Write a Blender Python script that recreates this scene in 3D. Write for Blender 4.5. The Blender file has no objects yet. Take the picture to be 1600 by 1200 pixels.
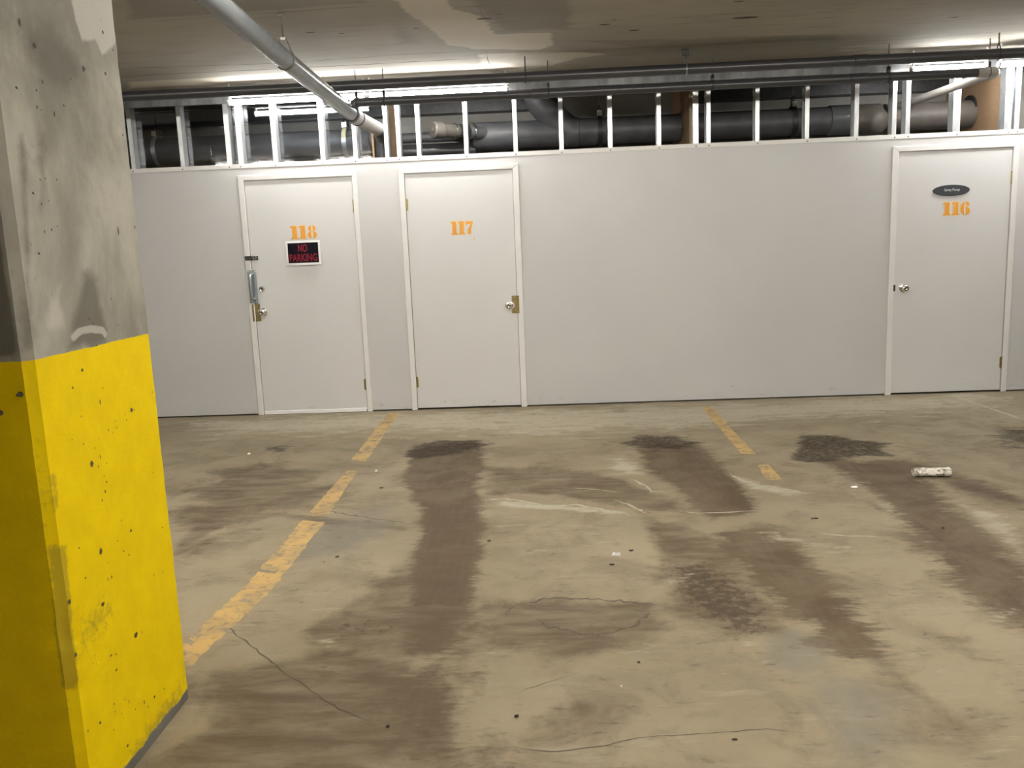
import bpy, math, random
import numpy as np
from mathutils import Vector, Matrix

random.seed(7)
rng = np.random.RandomState(11)
SC = bpy.context.scene
COL = SC.collection
PI = math.pi

# ------------------------------------------------------------------ camera data
F_PX, YAW, PITCH, ROLL, CAM_H = 1338.0, math.radians(-2.5719), math.radians(9.5001), math.radians(-2.3181), 1.4483
_cy, _sy, _cp, _sp, _cr, _sr = math.cos(YAW), math.sin(YAW), math.cos(PITCH), math.sin(PITCH), math.cos(ROLL), math.sin(ROLL)
FWD = np.array([_sy * _cp, _cy * _cp, -_sp])
_r = np.array([_cy, -_sy, 0.0])
_u = np.cross(_r, FWD)
RIGHT = _cr * _r + _sr * _u
UP = -_sr * _r + _cr * _u
EYE = np.array([0, 0, CAM_H])


def _ray(x, y):
    return FWD + RIGHT * (x - 800) / F_PX + UP * (600 - y) / F_PX


def on_z(x, y, z=0.0):
    d = _ray(x, y)
    return EYE + d * ((z - CAM_H) / d[2])


def on_y(x, y, Y):
    d = _ray(x, y)
    return EYE + d * (Y / d[1])


def on_x(x, y, X):
    d = _ray(x, y)
    return EYE + d * (X / d[0])


# ------------------------------------------------------------------ main sizes (metres)
D = 7.417            # face of the white storage wall
CEIL = 2.80
WALL_TOP = 2.183
STUD_Y = D + 0.0127
REAR = 8.5           # concrete wall behind the storage lockers
XL, XR, YN = -7.0, 11.0, -7.0

# ------------------------------------------------------------------ materials


def new_mat(name):
    m = bpy.data.materials.new(name)
    m.use_nodes = True
    nt = m.node_tree
    b = nt.nodes['Principled BSDF']
    return m, nt, b


def N(nt, typ, **kw):
    n = nt.nodes.new(typ)
    for k, v in kw.items():
        if hasattr(n, k):
            setattr(n, k, v)
        else:
            n.inputs[k].default_value = v
    return n


def noise(nt, scale, detail=4, rough=0.55, vec=None, dist=0.0):
    n = nt.nodes.new('ShaderNodeTexNoise')
    n.inputs['Scale'].default_value = scale
    n.inputs['Detail'].default_value = detail
    n.inputs['Roughness'].default_value = rough
    n.inputs['Distortion'].default_value = dist
    if vec is not None:
        nt.links.new(vec, n.inputs['Vector'])
    return n.outputs['Fac']


def scaled(nt, s):
    """world position scaled per axis, as a texture vector"""
    g = nt.nodes.new('ShaderNodeNewGeometry')
    m = nt.nodes.new('ShaderNodeVectorMath')
    m.operation = 'MULTIPLY'
    m.inputs[1].default_value = s
    nt.links.new(g.outputs['Position'], m.inputs[0])
    return m.outputs[0]


def math_n(nt, op, a, b=None, clamp=False):
    n = nt.nodes.new('ShaderNodeMath')
    n.operation = op
    n.use_clamp = clamp
    for i, v in enumerate((a, b)):
        if v is None:
            continue
        if isinstance(v, (int, float)):
            n.inputs[i].default_value = v
        else:
            nt.links.new(v, n.inputs[i])
    return n.outputs[0]


def mapr(nt, v, a, b, c=0.0, d=1.0, smooth=True):
    n = nt.nodes.new('ShaderNodeMapRange')
    if smooth:
        n.interpolation_type = 'SMOOTHSTEP'
    n.inputs['From Min'].default_value = a
    n.inputs['From Max'].default_value = b
    n.inputs['To Min'].default_value = c
    n.inputs['To Max'].default_value = d
    nt.links.new(v, n.inputs['Value'])
    return n.outputs['Result']


def mixc(nt, fac, a, b):
    n = nt.nodes.new('ShaderNodeMix')
    n.data_type = 'RGBA'
    for sock, v in ((n.inputs[0], fac), (n.inputs[6], a), (n.inputs[7], b)):
        if isinstance(v, (int, float)):
            sock.default_value = v
        elif isinstance(v, tuple):
            sock.default_value = (*v, 1.0) if len(v) == 3 else v
        else:
            nt.links.new(v, sock)
    return n.outputs[2]


def bump(nt, b, height, strength, dist):
    n = nt.nodes.new('ShaderNodeBump')
    n.inputs['Strength'].default_value = strength
    n.inputs['Distance'].default_value = dist
    nt.links.new(height, n.inputs['Height'])
    nt.links.new(n.outputs[0], b.inputs['Normal'])


def simple(name, col, rough=0.6, metal=0.0, var=0.08, vscale=20.0, bmp=0.0, vs=(1, 1, 1), spec=0.5):
    m, nt, b = new_mat(name)
    v = noise(nt, vscale, 5, 0.6, scaled(nt, vs))
    dark = tuple(c * (1 - var) for c in col)
    lite = tuple(min(1, c * (1 + var)) for c in col)
    nt.links.new(mixc(nt, mapr(nt, v, 0.3, 0.7), dark, lite), b.inputs['Base Color'])
    b.inputs['Roughness'].default_value = rough
    b.inputs['Metallic'].default_value = metal
    b.inputs['Specular IOR Level'].default_value = spec
    if bmp:
        bump(nt, b, v, bmp, 0.002)
    return m


M = {}
M['trim'] = simple('white_trim_paint', (0.74, 0.735, 0.72), 0.45, var=0.02, vscale=8)
M['chrome'] = simple('polished_nickel', (0.72, 0.70, 0.67), 0.16, 1.0, 0.04, 60)
M['brass'] = simple('dull_brass', (0.34, 0.27, 0.12), 0.38, 0.9, 0.15, 60)
M['zinc'] = simple('zinc_plate', (0.47, 0.53, 0.56), 0.3, 0.9, 0.08, 40)
M['galv'] = simple('galvanized_steel', (0.66, 0.68, 0.69), 0.38, 0.75, 0.10, 45, 0.05, (1, 1, .25))
M['track'] = simple('dull_steel_channel', (0.19, 0.195, 0.20), 0.28, 0.9, 0.3, 9, 0.05, (1, 1, .25))
M['dark_metal'] = simple('dark_steel', (0.05, 0.05, 0.05), 0.45, 0.6, 0.2, 40)
M['rod'] = simple('rusty_rod', (0.12, 0.10, 0.085), 0.55, 0.6, 0.25, 60)
M['rubber'] = simple('black_gap', (0.012, 0.012, 0.012), 0.8, var=0.1)
M['pipe_dark'] = simple('dark_grey_pipe', (0.042, 0.042, 0.046), 0.30, 0.0, 0.12, 9, 0, (.5, 4, 4))
M['pipe_grey'] = simple('grey_pvc_pipe', (0.122, 0.131, 0.136), 0.2, 0.0, 0.06, 12)
M['pipe_light'] = simple('pale_grey_pvc', (0.29, 0.275, 0.25), 0.35, 0.0, 0.05, 12)
M['pipe_big'] = simple('charcoal_drain_pipe', (0.085, 0.086, 0.09), 0.48, 0.0, 0.14, 7)
M['pipe_big_dusty'] = simple('dusty_drain_pipe', (0.115, 0.102, 0.090), 0.5, 0.0, 0.10, 9)
M['pipe_cap'] = simple('beige_grey_pvc', (0.105, 0.096, 0.080), 0.5, 0.0, 0.08, 25)
M['board'] = simple('tan_particle_board', (0.36, 0.235, 0.135), 0.75, var=0.10, vscale=70, bmp=.1)
M['orange'] = simple('orange_stencil_paint', (0.80, 0.36, 0.045), 0.6, var=0.08, vscale=80)
M['overspray'] = simple('faint_orange_overspray', (0.80, 0.62, 0.38), 0.6, var=0.06, vscale=120)
M['sign_white'] = simple('white_paper', (0.86, 0.86, 0.86), 0.5, var=0.02)
M['sign_black'] = simple('black_print', (0.008, 0.007, 0.011), 0.7, var=0.1, spec=0.08)
M['sign_red'] = simple('dark_red_print', (0.21, 0.018, 0.03), 0.7, var=0.08, spec=0.1)
M['plaque'] = simple('charcoal_plaque', (0.055, 0.06, 0.07), 0.35, var=0.06)
M['plaque_text'] = simple('pale_engraving', (0.62, 0.66, 0.68), 0.5, var=0.03)
M['label'] = simple('cream_label', (0.80, 0.72, 0.42), 0.5, var=0.05)
M['housing'] = simple('white_enamel', (0.75, 0.75, 0.74), 0.4, var=0.02)
M['hole'] = simple('dark_hole', (0.055, 0.05, 0.035), 0.9, var=0.3, vscale=100)
M['hole_yellow'] = simple('chipped_paint_hole', (0.10, 0.085, 0.03), 0.9, var=0.4, vscale=150)
M['crack'] = simple('crack_dirt', (0.095, 0.076, 0.056), 0.95, var=0.3, vscale=100)
M['scuff'] = simple('chalky_scuff', (0.37, 0.34, 0.27), 0.85, var=0.2, vscale=60)
M['twig'] = simple('dark_litter', (0.06, 0.045, 0.03), 0.9, var=0.3, vscale=100)
M['stone'] = simple('pale_pebble', (0.72, 0.69, 0.62), 0.8, var=0.2, vscale=100)


def mat_white_wall(name, base):
    m, nt, b = new_mat(name)
    big = noise(nt, 0.9, 4, 0.55, scaled(nt, (1, 1, 1)))
    fine = noise(nt, 5.0, 6, 0.6, scaled(nt, (1, 1, 3)))
    c = mixc(nt, mapr(nt, big, 0.35, 0.7), base, tuple(v * 0.955 for v in base))
    # scuffs: short dark marks, thin out away from the bottom edge where feet and bumpers reach
    g = nt.nodes.new('ShaderNodeNewGeometry')
    sep = nt.nodes.new('ShaderNodeSeparateXYZ')
    nt.links.new(g.outputs['Position'], sep.inputs[0])
    low = mapr(nt, sep.outputs['Z'], 0.0, 0.22, 1.0, 0.0)
    sc = noise(nt, 9.0, 6, 0.7, scaled(nt, (1.0, 1, 2.2)))
    mask = math_n(nt, 'ADD', sc, math_n(nt, 'MULTIPLY', low, 0.14))
    mask = mapr(nt, mask, 0.70, 0.80)
    c = mixc(nt, math_n(nt, 'MULTIPLY', mask, 0.55), c, (0.30, 0.28, 0.24))
    nt.links.new(c, b.inputs['Base Color'])
    nt.links.new(mapr(nt, fine, 0.3, 0.7, 0.34, 0.5), b.inputs['Roughness'])
    bump(nt, b, fine, 0.12, 0.002)
    return m


M['wall'] = mat_white_wall('white_painted_board', (0.575, 0.575, 0.575))
M['door'] = mat_white_wall('white_painted_door', (0.665, 0.665, 0.665))


def mat_concrete(name, c0, c1, vs, scale=1.6, bmp=0.25):
    m, nt, b = new_mat(name)
    v = scaled(nt, vs)
    a = noise(nt, scale, 8, 0.62, v)
    f = noise(nt, scale * 14, 5, 0.65, v)
    c = mixc(nt, mapr(nt, a, 0.3, 0.7), c0, c1)
    c = mixc(nt, mapr(nt, f, 0.55, 0.75, 0, 0.25), c, tuple(x * 0.6 for x in c0))
    nt.links.new(c, b.inputs['Base Color'])
    b.inputs['Roughness'].default_value = 0.85
    bump(nt, b, f, bmp, 0.004)
    return m


M['conc_wall'] = mat_concrete('grey_concrete', (0.27, 0.26, 0.235), (0.36, 0.345, 0.31), (1, 1, 1))


def attr(nt, name):
    a = nt.nodes.new('ShaderNodeAttribute')
    a.attribute_name = name
    s = nt.nodes.new('ShaderNodeSeparateColor')
    nt.links.new(a.outputs['Color'], s.inputs[0])
    return s.outputs


def ragged(nt, mask, nz, amp=0.75, lo=0.42, hi=0.62):
    v = math_n(nt, 'ADD', mask, math_n(nt, 'MULTIPLY', math_n(nt, 'SUBTRACT', nz, 0.5), amp))
    return mapr(nt, v, lo, hi)


def mat_floor():
    m, nt, b = new_mat('stained_concrete_floor')
    A = attr(nt, 'stain_a')
    B = attr(nt, 'stain_b')
    p = scaled(nt, (1, 1, 1))
    big = noise(nt, 0.75, 6, 0.6, p)
    med = noise(nt, 3.2, 8, 0.66, p, 0.4)
    streak = noise(nt, 5.0, 7, 0.68, scaled(nt, (0.55, 2.2, 1)), 0.3)
    fine = noise(nt, 26, 6, 0.7, p)
    grit = noise(nt, 110, 3, 0.6, p)
    comb = noise(nt, 22, 5, 0.65, scaled(nt, (0.7, 2.4, 1)))
    edge = math_n(nt, 'ADD', math_n(nt, 'MULTIPLY', math_n(nt, 'ADD', streak, med), 0.38), math_n(nt, 'MULTIPLY', comb, 0.24))
    clump = math_n(nt, 'ADD', math_n(nt, 'MULTIPLY', noise(nt, 7, 6, 0.7, p, 0.6), 0.6), math_n(nt, 'MULTIPLY', fine, 0.4))
    tread = noise(nt, 15, 3, 0.6, scaled(nt, (2.6, 0.20, 1)))
    base = mixc(nt, mapr(nt, big, 0.32, 0.68), (0.228, 0.190, 0.125), (0.300, 0.254, 0.174))
    base = mixc(nt, mapr(nt, med, 0.42, 0.66, 0, 0.7), base, (0.196, 0.160, 0.112))
    base = mixc(nt, mapr(nt, streak, 0.56, 0.72, 0, 0.55), base, (0.355, 0.318, 0.24))
    # brown dirt, plus a foreground field darkened against the near lamps' light
    k = ragged(nt, B[0], med, 1.0, 0.40, 0.75)
    k = math_n(nt, 'MULTIPLY', k, mapr(nt, streak, 0.32, 0.64, 1.0, 0.5))
    c = mixc(nt, math_n(nt, 'MULTIPLY', k, 0.9), base, (0.100, 0.073, 0.047))
    # cement-grey repair patch
    k = ragged(nt, B[1], med, 0.6, 0.40, 0.75)
    c = mixc(nt, math_n(nt, 'MULTIPLY', k, 0.6), c, (0.190, 0.175, 0.142))
    # tyre tracks
    k = ragged(nt, A[0], edge, 2.3, 0.36, 0.70)
    tcol = mixc(nt, mapr(nt, tread, 0.30, 0.70), (0.085, 0.060, 0.037), (0.100, 0.072, 0.046))
    tk = math_n(nt, 'MULTIPLY', k, mapr(nt, med, 0.38, 0.66, 1.0, 0.55))
    c = mixc(nt, tk, c, tcol)
    # mottled speckle (lumps of dirt)
    k = ragged(nt, B[2], fine, 1.7, 0.50, 0.80)
    c = mixc(nt, math_n(nt, 'MULTIPLY', k, 0.75), c, (0.055, 0.040, 0.027))
    # pale chalky scuffs, plus tube light painted as a band along the wall
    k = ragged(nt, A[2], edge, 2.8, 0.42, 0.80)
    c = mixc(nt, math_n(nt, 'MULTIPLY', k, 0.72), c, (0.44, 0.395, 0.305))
    fleck = noise(nt, 17, 5, 0.7, scaled(nt, (0.55, 1.7, 1)), 0.5)
    fk = math_n(nt, 'MULTIPLY', mapr(nt, fleck, 0.56, 0.68), mapr(nt, med, 0.42, 0.62, 0.15, 0.75))
    c = mixc(nt, fk, c, (0.110, 0.085, 0.058))
    c = mixc(nt, mapr(nt, fine, 0.58, 0.80, 0, 0.45), c, (0.120, 0.096, 0.068))
    c = mixc(nt, mapr(nt, grit, 0.66, 0.80, 0, 0.45), c, (0.12, 0.10, 0.075))
    # dark damp grime where the tyres stop
    k = ragged(nt, A[1], math_n(nt, 'ADD', math_n(nt, 'MULTIPLY', clump, 0.5), math_n(nt, 'MULTIPLY', streak, 0.5)), 3.2, 0.34, 0.70)
    k2 = math_n(nt, 'MULTIPLY', k, mapr(nt, fine, 0.42, 0.68, 1.0, 0.5))
    c = mixc(nt, math_n(nt, 'MULTIPLY', k2, 0.9), c, (0.034, 0.025, 0.017))
    nt.links.new(c, b.inputs['Base Color'])
    r = mapr(nt, med, 0.3, 0.7, 0.62, 0.85)
    nt.links.new(r, b.inputs['Roughness'])
    b.inputs['Specular IOR Level'].default_value = 0.12
    h = math_n(nt, 'ADD', math_n(nt, 'MULTIPLY', fine, 0.6), math_n(nt, 'MULTIPLY', streak, 0.5))
    bump(nt, b, h, 0.35, 0.008)
    return m


def mat_line():
    m, nt, b = new_mat('worn_yellow_paint')
    p = scaled(nt, (1, 1, 1))
    w = noise(nt, 6, 7, 0.7, p, 0.5)
    f = noise(nt, 30, 5, 0.7, p)
    c = mixc(nt, mapr(nt, w, 0.35, 0.68), (0.50, 0.325, 0.11), (0.34, 0.245, 0.115))
    c = mixc(nt, mapr(nt, math_n(nt, 'ADD', math_n(nt, 'MULTIPLY', f, 0.6), math_n(nt, 'MULTIPLY', w, 0.4)), 0.49, 0.60, 0, 0.85), c, (0.20, 0.16, 0.105))
    nt.links.new(c, b.inputs['Base Color'])
    b.inputs['Roughness'].default_value = 0.75
    bump(nt, b, f, 0.2, 0.003)
    return m


def mat_ceiling():
    m, nt, b = new_mat('formed_concrete_ceiling')
    A = attr(nt, 'stain_a')
    p = scaled(nt, (1, 1, 1))
    big = noise(nt, 0.8, 6, 0.6, scaled(nt, (0.5, 1.3, 1)))
    grain = noise(nt, 7, 7, 0.68, scaled(nt, (0.35, 3.0, 1)), 0.2)
    fine = noise(nt, 30, 4, 0.6, p)
    c = mixc(nt, mapr(nt, big, 0.3, 0.7), (0.270, 0.248, 0.203), (0.345, 0.318, 0.266))
    c = mixc(nt, mapr(nt, grain, 0.52, 0.72, 0, 0.5), c, (0.17, 0.155, 0.125))
    k = ragged(nt, A[0], grain, 0.6, 0.42, 0.56)
    c = mixc(nt, math_n(nt, 'MULTIPLY', k, 0.85), c, (0.54, 0.495, 0.415))
    k = ragged(nt, A[1], grain, 0.5, 0.40, 0.65)
    c = mixc(nt, math_n(nt, 'MULTIPLY', k, 0.6), c, (0.165, 0.155, 0.130))
    c = mixc(nt, mapr(nt, fine, 0.66, 0.8, 0, 0.5), c, (0.11, 0.10, 0.085))
    nt.links.new(c, b.inputs['Base Color'])
    b.inputs['Roughness'].default_value = 0.9
    bump(nt, b, grain, 0.3, 0.006)
    return m


def mat_pillar():
    m, nt, b = new_mat('half_painted_concrete')
    A = attr(nt, 'stain_a')
    g = nt.nodes.new('ShaderNodeNewGeometry')
    sep = nt.nodes.new('ShaderNodeSeparateXYZ')
    nt.links.new(g.outputs['Position'], sep.inputs[0])
    z = sep.outputs['Z']
    p = scaled(nt, (1, 1, 1))
    big = noise(nt, 2.6, 6, 0.6, scaled(nt, (1, 1, .6)), 0.3)
    med = noise(nt, 9, 7, 0.65, p)
    fine = noise(nt, 55, 5, 0.65, p)
    c = mixc(nt, mapr(nt, big, 0.36, 0.66), (0.225, 0.215, 0.180), (0.430, 0.415, 0.360))
    c = mixc(nt, mapr(nt, med, 0.52, 0.75, 0, 0.4), c, (0.30, 0.285, 0.25))
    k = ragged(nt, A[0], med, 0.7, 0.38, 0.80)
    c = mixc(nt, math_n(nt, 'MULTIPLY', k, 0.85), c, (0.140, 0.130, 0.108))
    k = ragged(nt, A[1], med, 0.5, 0.40, 0.62)
    c = mixc(nt, math_n(nt, 'MULTIPLY', k, 0.8), c, (0.50, 0.485, 0.44))
    c = mixc(nt, mapr(nt, fine, 0.60, 0.78, 0, 0.35), c, (0.16, 0.15, 0.125))
    c = mixc(nt, mapr(nt, math_n(nt, 'ADD', z, math_n(nt, 'MULTIPLY', med, 0.05)), 0.052, 0.064, 0.7, 0.0), c, (0.10, 0.095, 0.08))
    # yellow paint: a straight brushed edge at 1.21 m, ragged at the foot
    yl = mixc(nt, mapr(nt, med, 0.35, 0.7), (0.86, 0.62, 0.0), (0.92, 0.675, 0.0))
    yl = mixc(nt, math_n(nt, 'MULTIPLY', ragged(nt, A[2], fine, 1.1, 0.45, 0.9), 0.55), yl, (0.27, 0.205, 0.03))
    yl = mixc(nt, mapr(nt, fine, 0.68, 0.82, 0, 0.5), yl, (0.42, 0.32, 0.02))
    up = mapr(nt, math_n(nt, 'ADD', z, math_n(nt, 'MULTIPLY', med, 0.012)), 1.2165, 1.2195, 1.0, 0.0)
    dn = mapr(nt, math_n(nt, 'ADD', z, math_n(nt, 'MULTIPLY', med, 0.05)), 0.055, 0.062)
    c = mixc(nt, math_n(nt, 'MULTIPLY', up, dn), c, yl)
    nt.links.new(c, b.inputs['Base Color'])
    paint = math_n(nt, 'MULTIPLY', up, dn)
    nt.links.new(mapr(nt, paint, 0, 1, 0.88, 0.6), b.inputs['Roughness'])
    b.inputs['Specular IOR Level'].default_value = 0.15
    bump(nt, b, math_n(nt, 'ADD', math_n(nt, 'MULTIPLY', fine, .5), med), 0.3, 0.006)
    return m


def mat_glass():
    m, nt, b = new_mat('clear_plastic_sheet')
    nt.nodes.remove(b)
    out = [n for n in nt.nodes if n.type == 'OUTPUT_MATERIAL'][0]
    tr = nt.nodes.new('ShaderNodeBsdfTransparent')
    tr.inputs[0].default_value = (0.9, 0.92, 0.94, 1)
    gl = nt.nodes.new('ShaderNodeBsdfGlossy')
    gl.inputs['Roughness'].default_value = 0.02
    gl.inputs['Color'].default_value = (0.95, 0.95, 0.97, 1)
    fr = nt.nodes.new('ShaderNodeFresnel')
    fr.inputs['IOR'].default_value = 1.55
    f2 = math_n(nt, 'MULTIPLY', fr.outputs[0], 1.3, True)
    mx = nt.nodes.new('ShaderNodeMixShader')
    nt.links.new(f2, mx.inputs[0])
    nt.links.new(tr.outputs[0], mx.inputs[1])
    nt.links.new(gl.outputs[0], mx.inputs[2])
    # light scratches / wrinkles
    w = noise(nt, 5, 6, 0.7, scaled(nt, (1, 1, 1.5)), 0.6)
    bp = nt.nodes.new('ShaderNodeBump')
    bp.inputs['Strength'].default_value = 0.05
    bp.inputs['Distance'].default_value = 0.002
    nt.links.new(w, bp.inputs['Height'])
    nt.links.new(bp.outputs[0], gl.inputs['Normal'])
    nt.links.new(mx.outputs[0], out.inputs['Surface'])
    return m


def mat_emit(name, col, strength):
    m, nt, b = new_mat(name)
    b.inputs['Base Color'].default_value = (0.8, 0.8, 0.8, 1)
    b.inputs['Emission Color'].default_value = (*col, 1)
    b.inputs['Emission Strength'].default_value = strength
    return m


def mat_litter():
    m, nt, b = new_mat('speckled_crushed_paper')
    f = noise(nt, 34, 5, 0.7, scaled(nt, (1, 1, 1)), 0.6)
    c = mixc(nt, mapr(nt, f, 0.50, 0.60), (0.78, 0.75, 0.67), (0.20, 0.165, 0.115))
    nt.links.new(c, b.inputs['Base Color'])
    b.inputs['Roughness'].default_value = 0.7
    return m


M['floor'] = mat_floor()
M['line'] = mat_line()
M['ceiling'] = mat_ceiling()
M['pillar'] = mat_pillar()
M['glass'] = mat_glass()
TUBE_E = 27.0
GARAGE_E = 9.0
M['tube'] = mat_emit('lit_tube', (1.0, 0.98, 0.96), TUBE_E)
M['tube_far'] = mat_emit('lit_garage_tube', (1.0, 0.95, 0.87), GARAGE_E)
M['tube_left'] = mat_emit('lit_left_tube', (1.0, 0.95, 0.87), 34.0)  # emission of added, unseen fill tubes
M['tube_near'] = mat_emit('lit_near_tube', (1.0, 0.95, 0.87), 69.0)  # stronger emission for the added fill tubes near the pillar and far left
M['litter'] = mat_litter()

# ------------------------------------------------------------------ mesh builder
WORLD = {}


class MB:
    def __init__(self):
        self.v, self.f, self.mi = [], [], []

    def add(self, vs, fs, mi=0):
        o = len(self.v)
        self.v += [tuple(map(float, p)) for p in vs]
        self.f += [tuple(i + o for i in q) for q in fs]
        self.mi += [mi] * len(fs)
        return self

    def box(self, x0, x1, y0, y1, z0, z1, mi=0):
        vs = [(x, y, z) for x in (x0, x1) for y in (y0, y1) for z in (z0, z1)]
        fs = [(0, 1, 3, 2), (4, 6, 7, 5), (0, 4, 5, 1), (2, 3, 7, 6), (0, 2, 6, 4), (1, 5, 7, 3)]
        return self.add(vs, fs, mi)

    def tube(self, pts, r, n=20, caps=True, mi=0):
        """round tube along a list of points; r is a number or one radius per point"""
        pts = [Vector(p) for p in pts]
        rs = r if isinstance(r, (list, tuple)) else [r] * len(pts)
        vs, fs = [], []
        t0 = (pts[1] - pts[0]).normalized()
        ref = Vector((0, 0, 1)) if abs(t0.z) < 0.9 else Vector((1, 0, 0))
        u = t0.cross(ref).normalized()
        for i, p in enumerate(pts):
            if i == 0:
                t = t0
            elif i == len(pts) - 1:
                t = (pts[i] - pts[i - 1]).normalized()
            else:
                a, b_ = (pts[i] - pts[i - 1]), (pts[i + 1] - pts[i])
                t = ((a.normalized() if a.length > 1e-9 else b_.normalized()) + (b_.normalized() if b_.length > 1e-9 else a.normalized())).normalized()
            u = (u - t * u.dot(t)).normalized()
            w = t.cross(u)
            for k in range(n):
                a = 2 * PI * k / n
                vs.append(p + (u * math.cos(a) + w * math.sin(a)) * rs[i])
        for i in range(len(pts) - 1):
            for k in range(n):
                k2 = (k + 1) % n
                fs.append((i * n + k, i * n + k2, (i + 1) * n + k2, (i + 1) * n + k))
        if caps:
            fs.append(tuple(range(n - 1, -1, -1)))
            fs.append(tuple((len(pts) - 1) * n + k for k in range(n)))
        return self.add(vs, fs, mi)

    def lathe_y(self, x, y, z, prof, n=28, mi=0):
        """turned shape about the -Y axis: prof = [(distance in front of y, radius)]"""
        vs, fs = [], []
        for d, r in prof:
            for k in range(n):
                a = 2 * PI * k / n
                vs.append((x + r * math.cos(a), y - d, z + r * math.sin(a)))
        for i in range(len(prof) - 1):
            for k in range(n):
                k2 = (k + 1) % n
                fs.append((i * n + k, i * n + k2, (i + 1) * n + k2, (i + 1) * n + k))
        fs.append(tuple((len(prof) - 1) * n + k for k in range(n)))
        fs.append(tuple(range(n - 1, -1, -1)))
        return self.add(vs, fs, mi)

    def prism_y(self, poly, y0, y1, mi=0):
        """flat outline in the XZ plane given a thickness from y0 (front) to y1 (back)"""
        n = len(poly)
        vs = [(x, y0, z) for x, z in poly] + [(x, y1, z) for x, z in poly]
        fs = [tuple(range(n)), tuple(range(2 * n - 1, n - 1, -1))]
        fs += [(i, i + n, (i + 1) % n + n, (i + 1) % n) for i in range(n)]
        return self.add(vs, fs, mi)

    def build(self, name, mats, parent=None, smooth=True, bevel=0.0, seg=2, angle=35, origin=None):
        v = np.array(self.v)
        lo, hi = v.min(0), v.max(0)
        c = np.array([(lo[0] + hi[0]) / 2, (lo[1] + hi[1]) / 2, lo[2]]) if origin is None else np.array(origin)
        me = bpy.data.meshes.new(name)
        me.from_pydata([tuple(p) for p in v - c], [], self.f)
        for m in (mats if isinstance(mats, (list, tuple)) else [mats]):
            me.materials.append(m)
        if any(self.mi):
            me.polygons.foreach_set('material_index', self.mi)
        me.validate()
        if smooth:
            me.polygons.foreach_set('use_smooth', [True] * len(me.polygons))
            me.set_sharp_from_angle(angle=math.radians(angle))
        me.update()
        o = bpy.data.objects.new(name, me)
        COL.objects.link(o)
        WORLD[o.name] = c
        if parent is not None:
            o.parent = parent
            o.location = c - WORLD[parent.name]
        else:
            o.location = c
        if bevel:
            b = o.modifiers.new('edge', 'BEVEL')
            b.width = bevel
            b.segments = seg
            b.limit_method = 'ANGLE'
        return o


def tag(o, label, cat, group=None, kind=None):
    o['label'] = label
    o['category'] = cat
    if group:
        o['group'] = group
    if kind:
        o['kind'] = kind
    return o


def empty(name, loc, label, cat, group=None, kind=None):
    o = bpy.data.objects.new(name, None)
    o.empty_display_size = 0.1
    o.location = loc
    COL.objects.link(o)
    WORLD[o.name] = np.array(loc, float)
    return tag(o, label, cat, group, kind)


def grid_mesh(name, xs, ys, z, mat, attrs, flip=False):
    xs, ys = np.asarray(xs), np.asarray(ys)
    nx, ny = len(xs), len(ys)
    X, Y = np.meshgrid(xs, ys)
    co = np.stack([X.ravel(), Y.ravel(), np.full(nx * ny, 0.0)], 1)
    i = np.arange(ny - 1)[:, None] * nx + np.arange(nx - 1)[None, :]
    q = np.stack([i, i + 1, i + nx + 1, i + nx], -1).reshape(-1, 4)
    if flip:
        q = q[:, ::-1]
    me = bpy.data.meshes.new(name)
    me.vertices.add(len(co))
    me.vertices.foreach_set('co', co.astype(np.float32).ravel())
    me.loops.add(q.size)
    me.loops.foreach_set('vertex_index', q.astype(np.int32).ravel())
    me.polygons.add(len(q))
    me.polygons.foreach_set('loop_start', np.arange(0, q.size, 4, dtype=np.int32))
    me.update(calc_edges=True)
    me.materials.append(mat)
    for an, arr in attrs(co[:, 0], co[:, 1]).items():
        a = me.attributes.new(an, 'FLOAT_COLOR', 'POINT')
        a.data.foreach_set('color', arr.astype(np.float32).ravel())
    o = bpy.data.objects.new(name, me)
    o.location = (0, 0, z)
    COL.objects.link(o)
    WORLD[o.name] = np.array([0, 0, z], float)
    return o


def sdf(px, py, poly):
    """signed distance to a closed outline, positive inside"""
    d = np.full(px.shape, 1e9)
    inside = np.zeros(px.shape, bool)
    n = len(poly)
    for i in range(n):
        ax, ay = poly[i]
        bx, by = poly[(i + 1) % n]
        ex, ey = bx - ax, by - ay
        t = np.clip(((px - ax) * ex + (py - ay) * ey) / (ex * ex + ey * ey + 1e-12), 0, 1)
        d = np.minimum(d, (px - ax - t * ex) ** 2 + (py - ay - t * ey) ** 2)
        cond = ((ay > py) != (by > py))
        xi = (bx - ax) * (py - ay) / (by - ay if abs(by - ay) > 1e-12 else 1e-12) + ax
        inside ^= cond & (px < xi)
    d = np.sqrt(d)
    return np.where(inside, d, -d)


def sdf_line(px, py, pts, w):
    d = np.full(px.shape, 1e9)
    for (ax, ay), (bx, by) in zip(pts[:-1], pts[1:]):
        ex, ey = bx - ax, by - ay
        t = np.clip(((px - ax) * ex + (py - ay) * ey) / (ex * ex + ey * ey + 1e-12), 0, 1)
        d = np.minimum(d, (px - ax - t * ex) ** 2 + (py - ay - t * ey) ** 2)
    return w - np.sqrt(d)


def soft(s, w, k=1.0):
    return np.clip(0.5 + s / (2 * w), 0, 1) * k


def fl(pts):
    return [tuple(on_z(x, y)[:2]) for x, y in pts]


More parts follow.
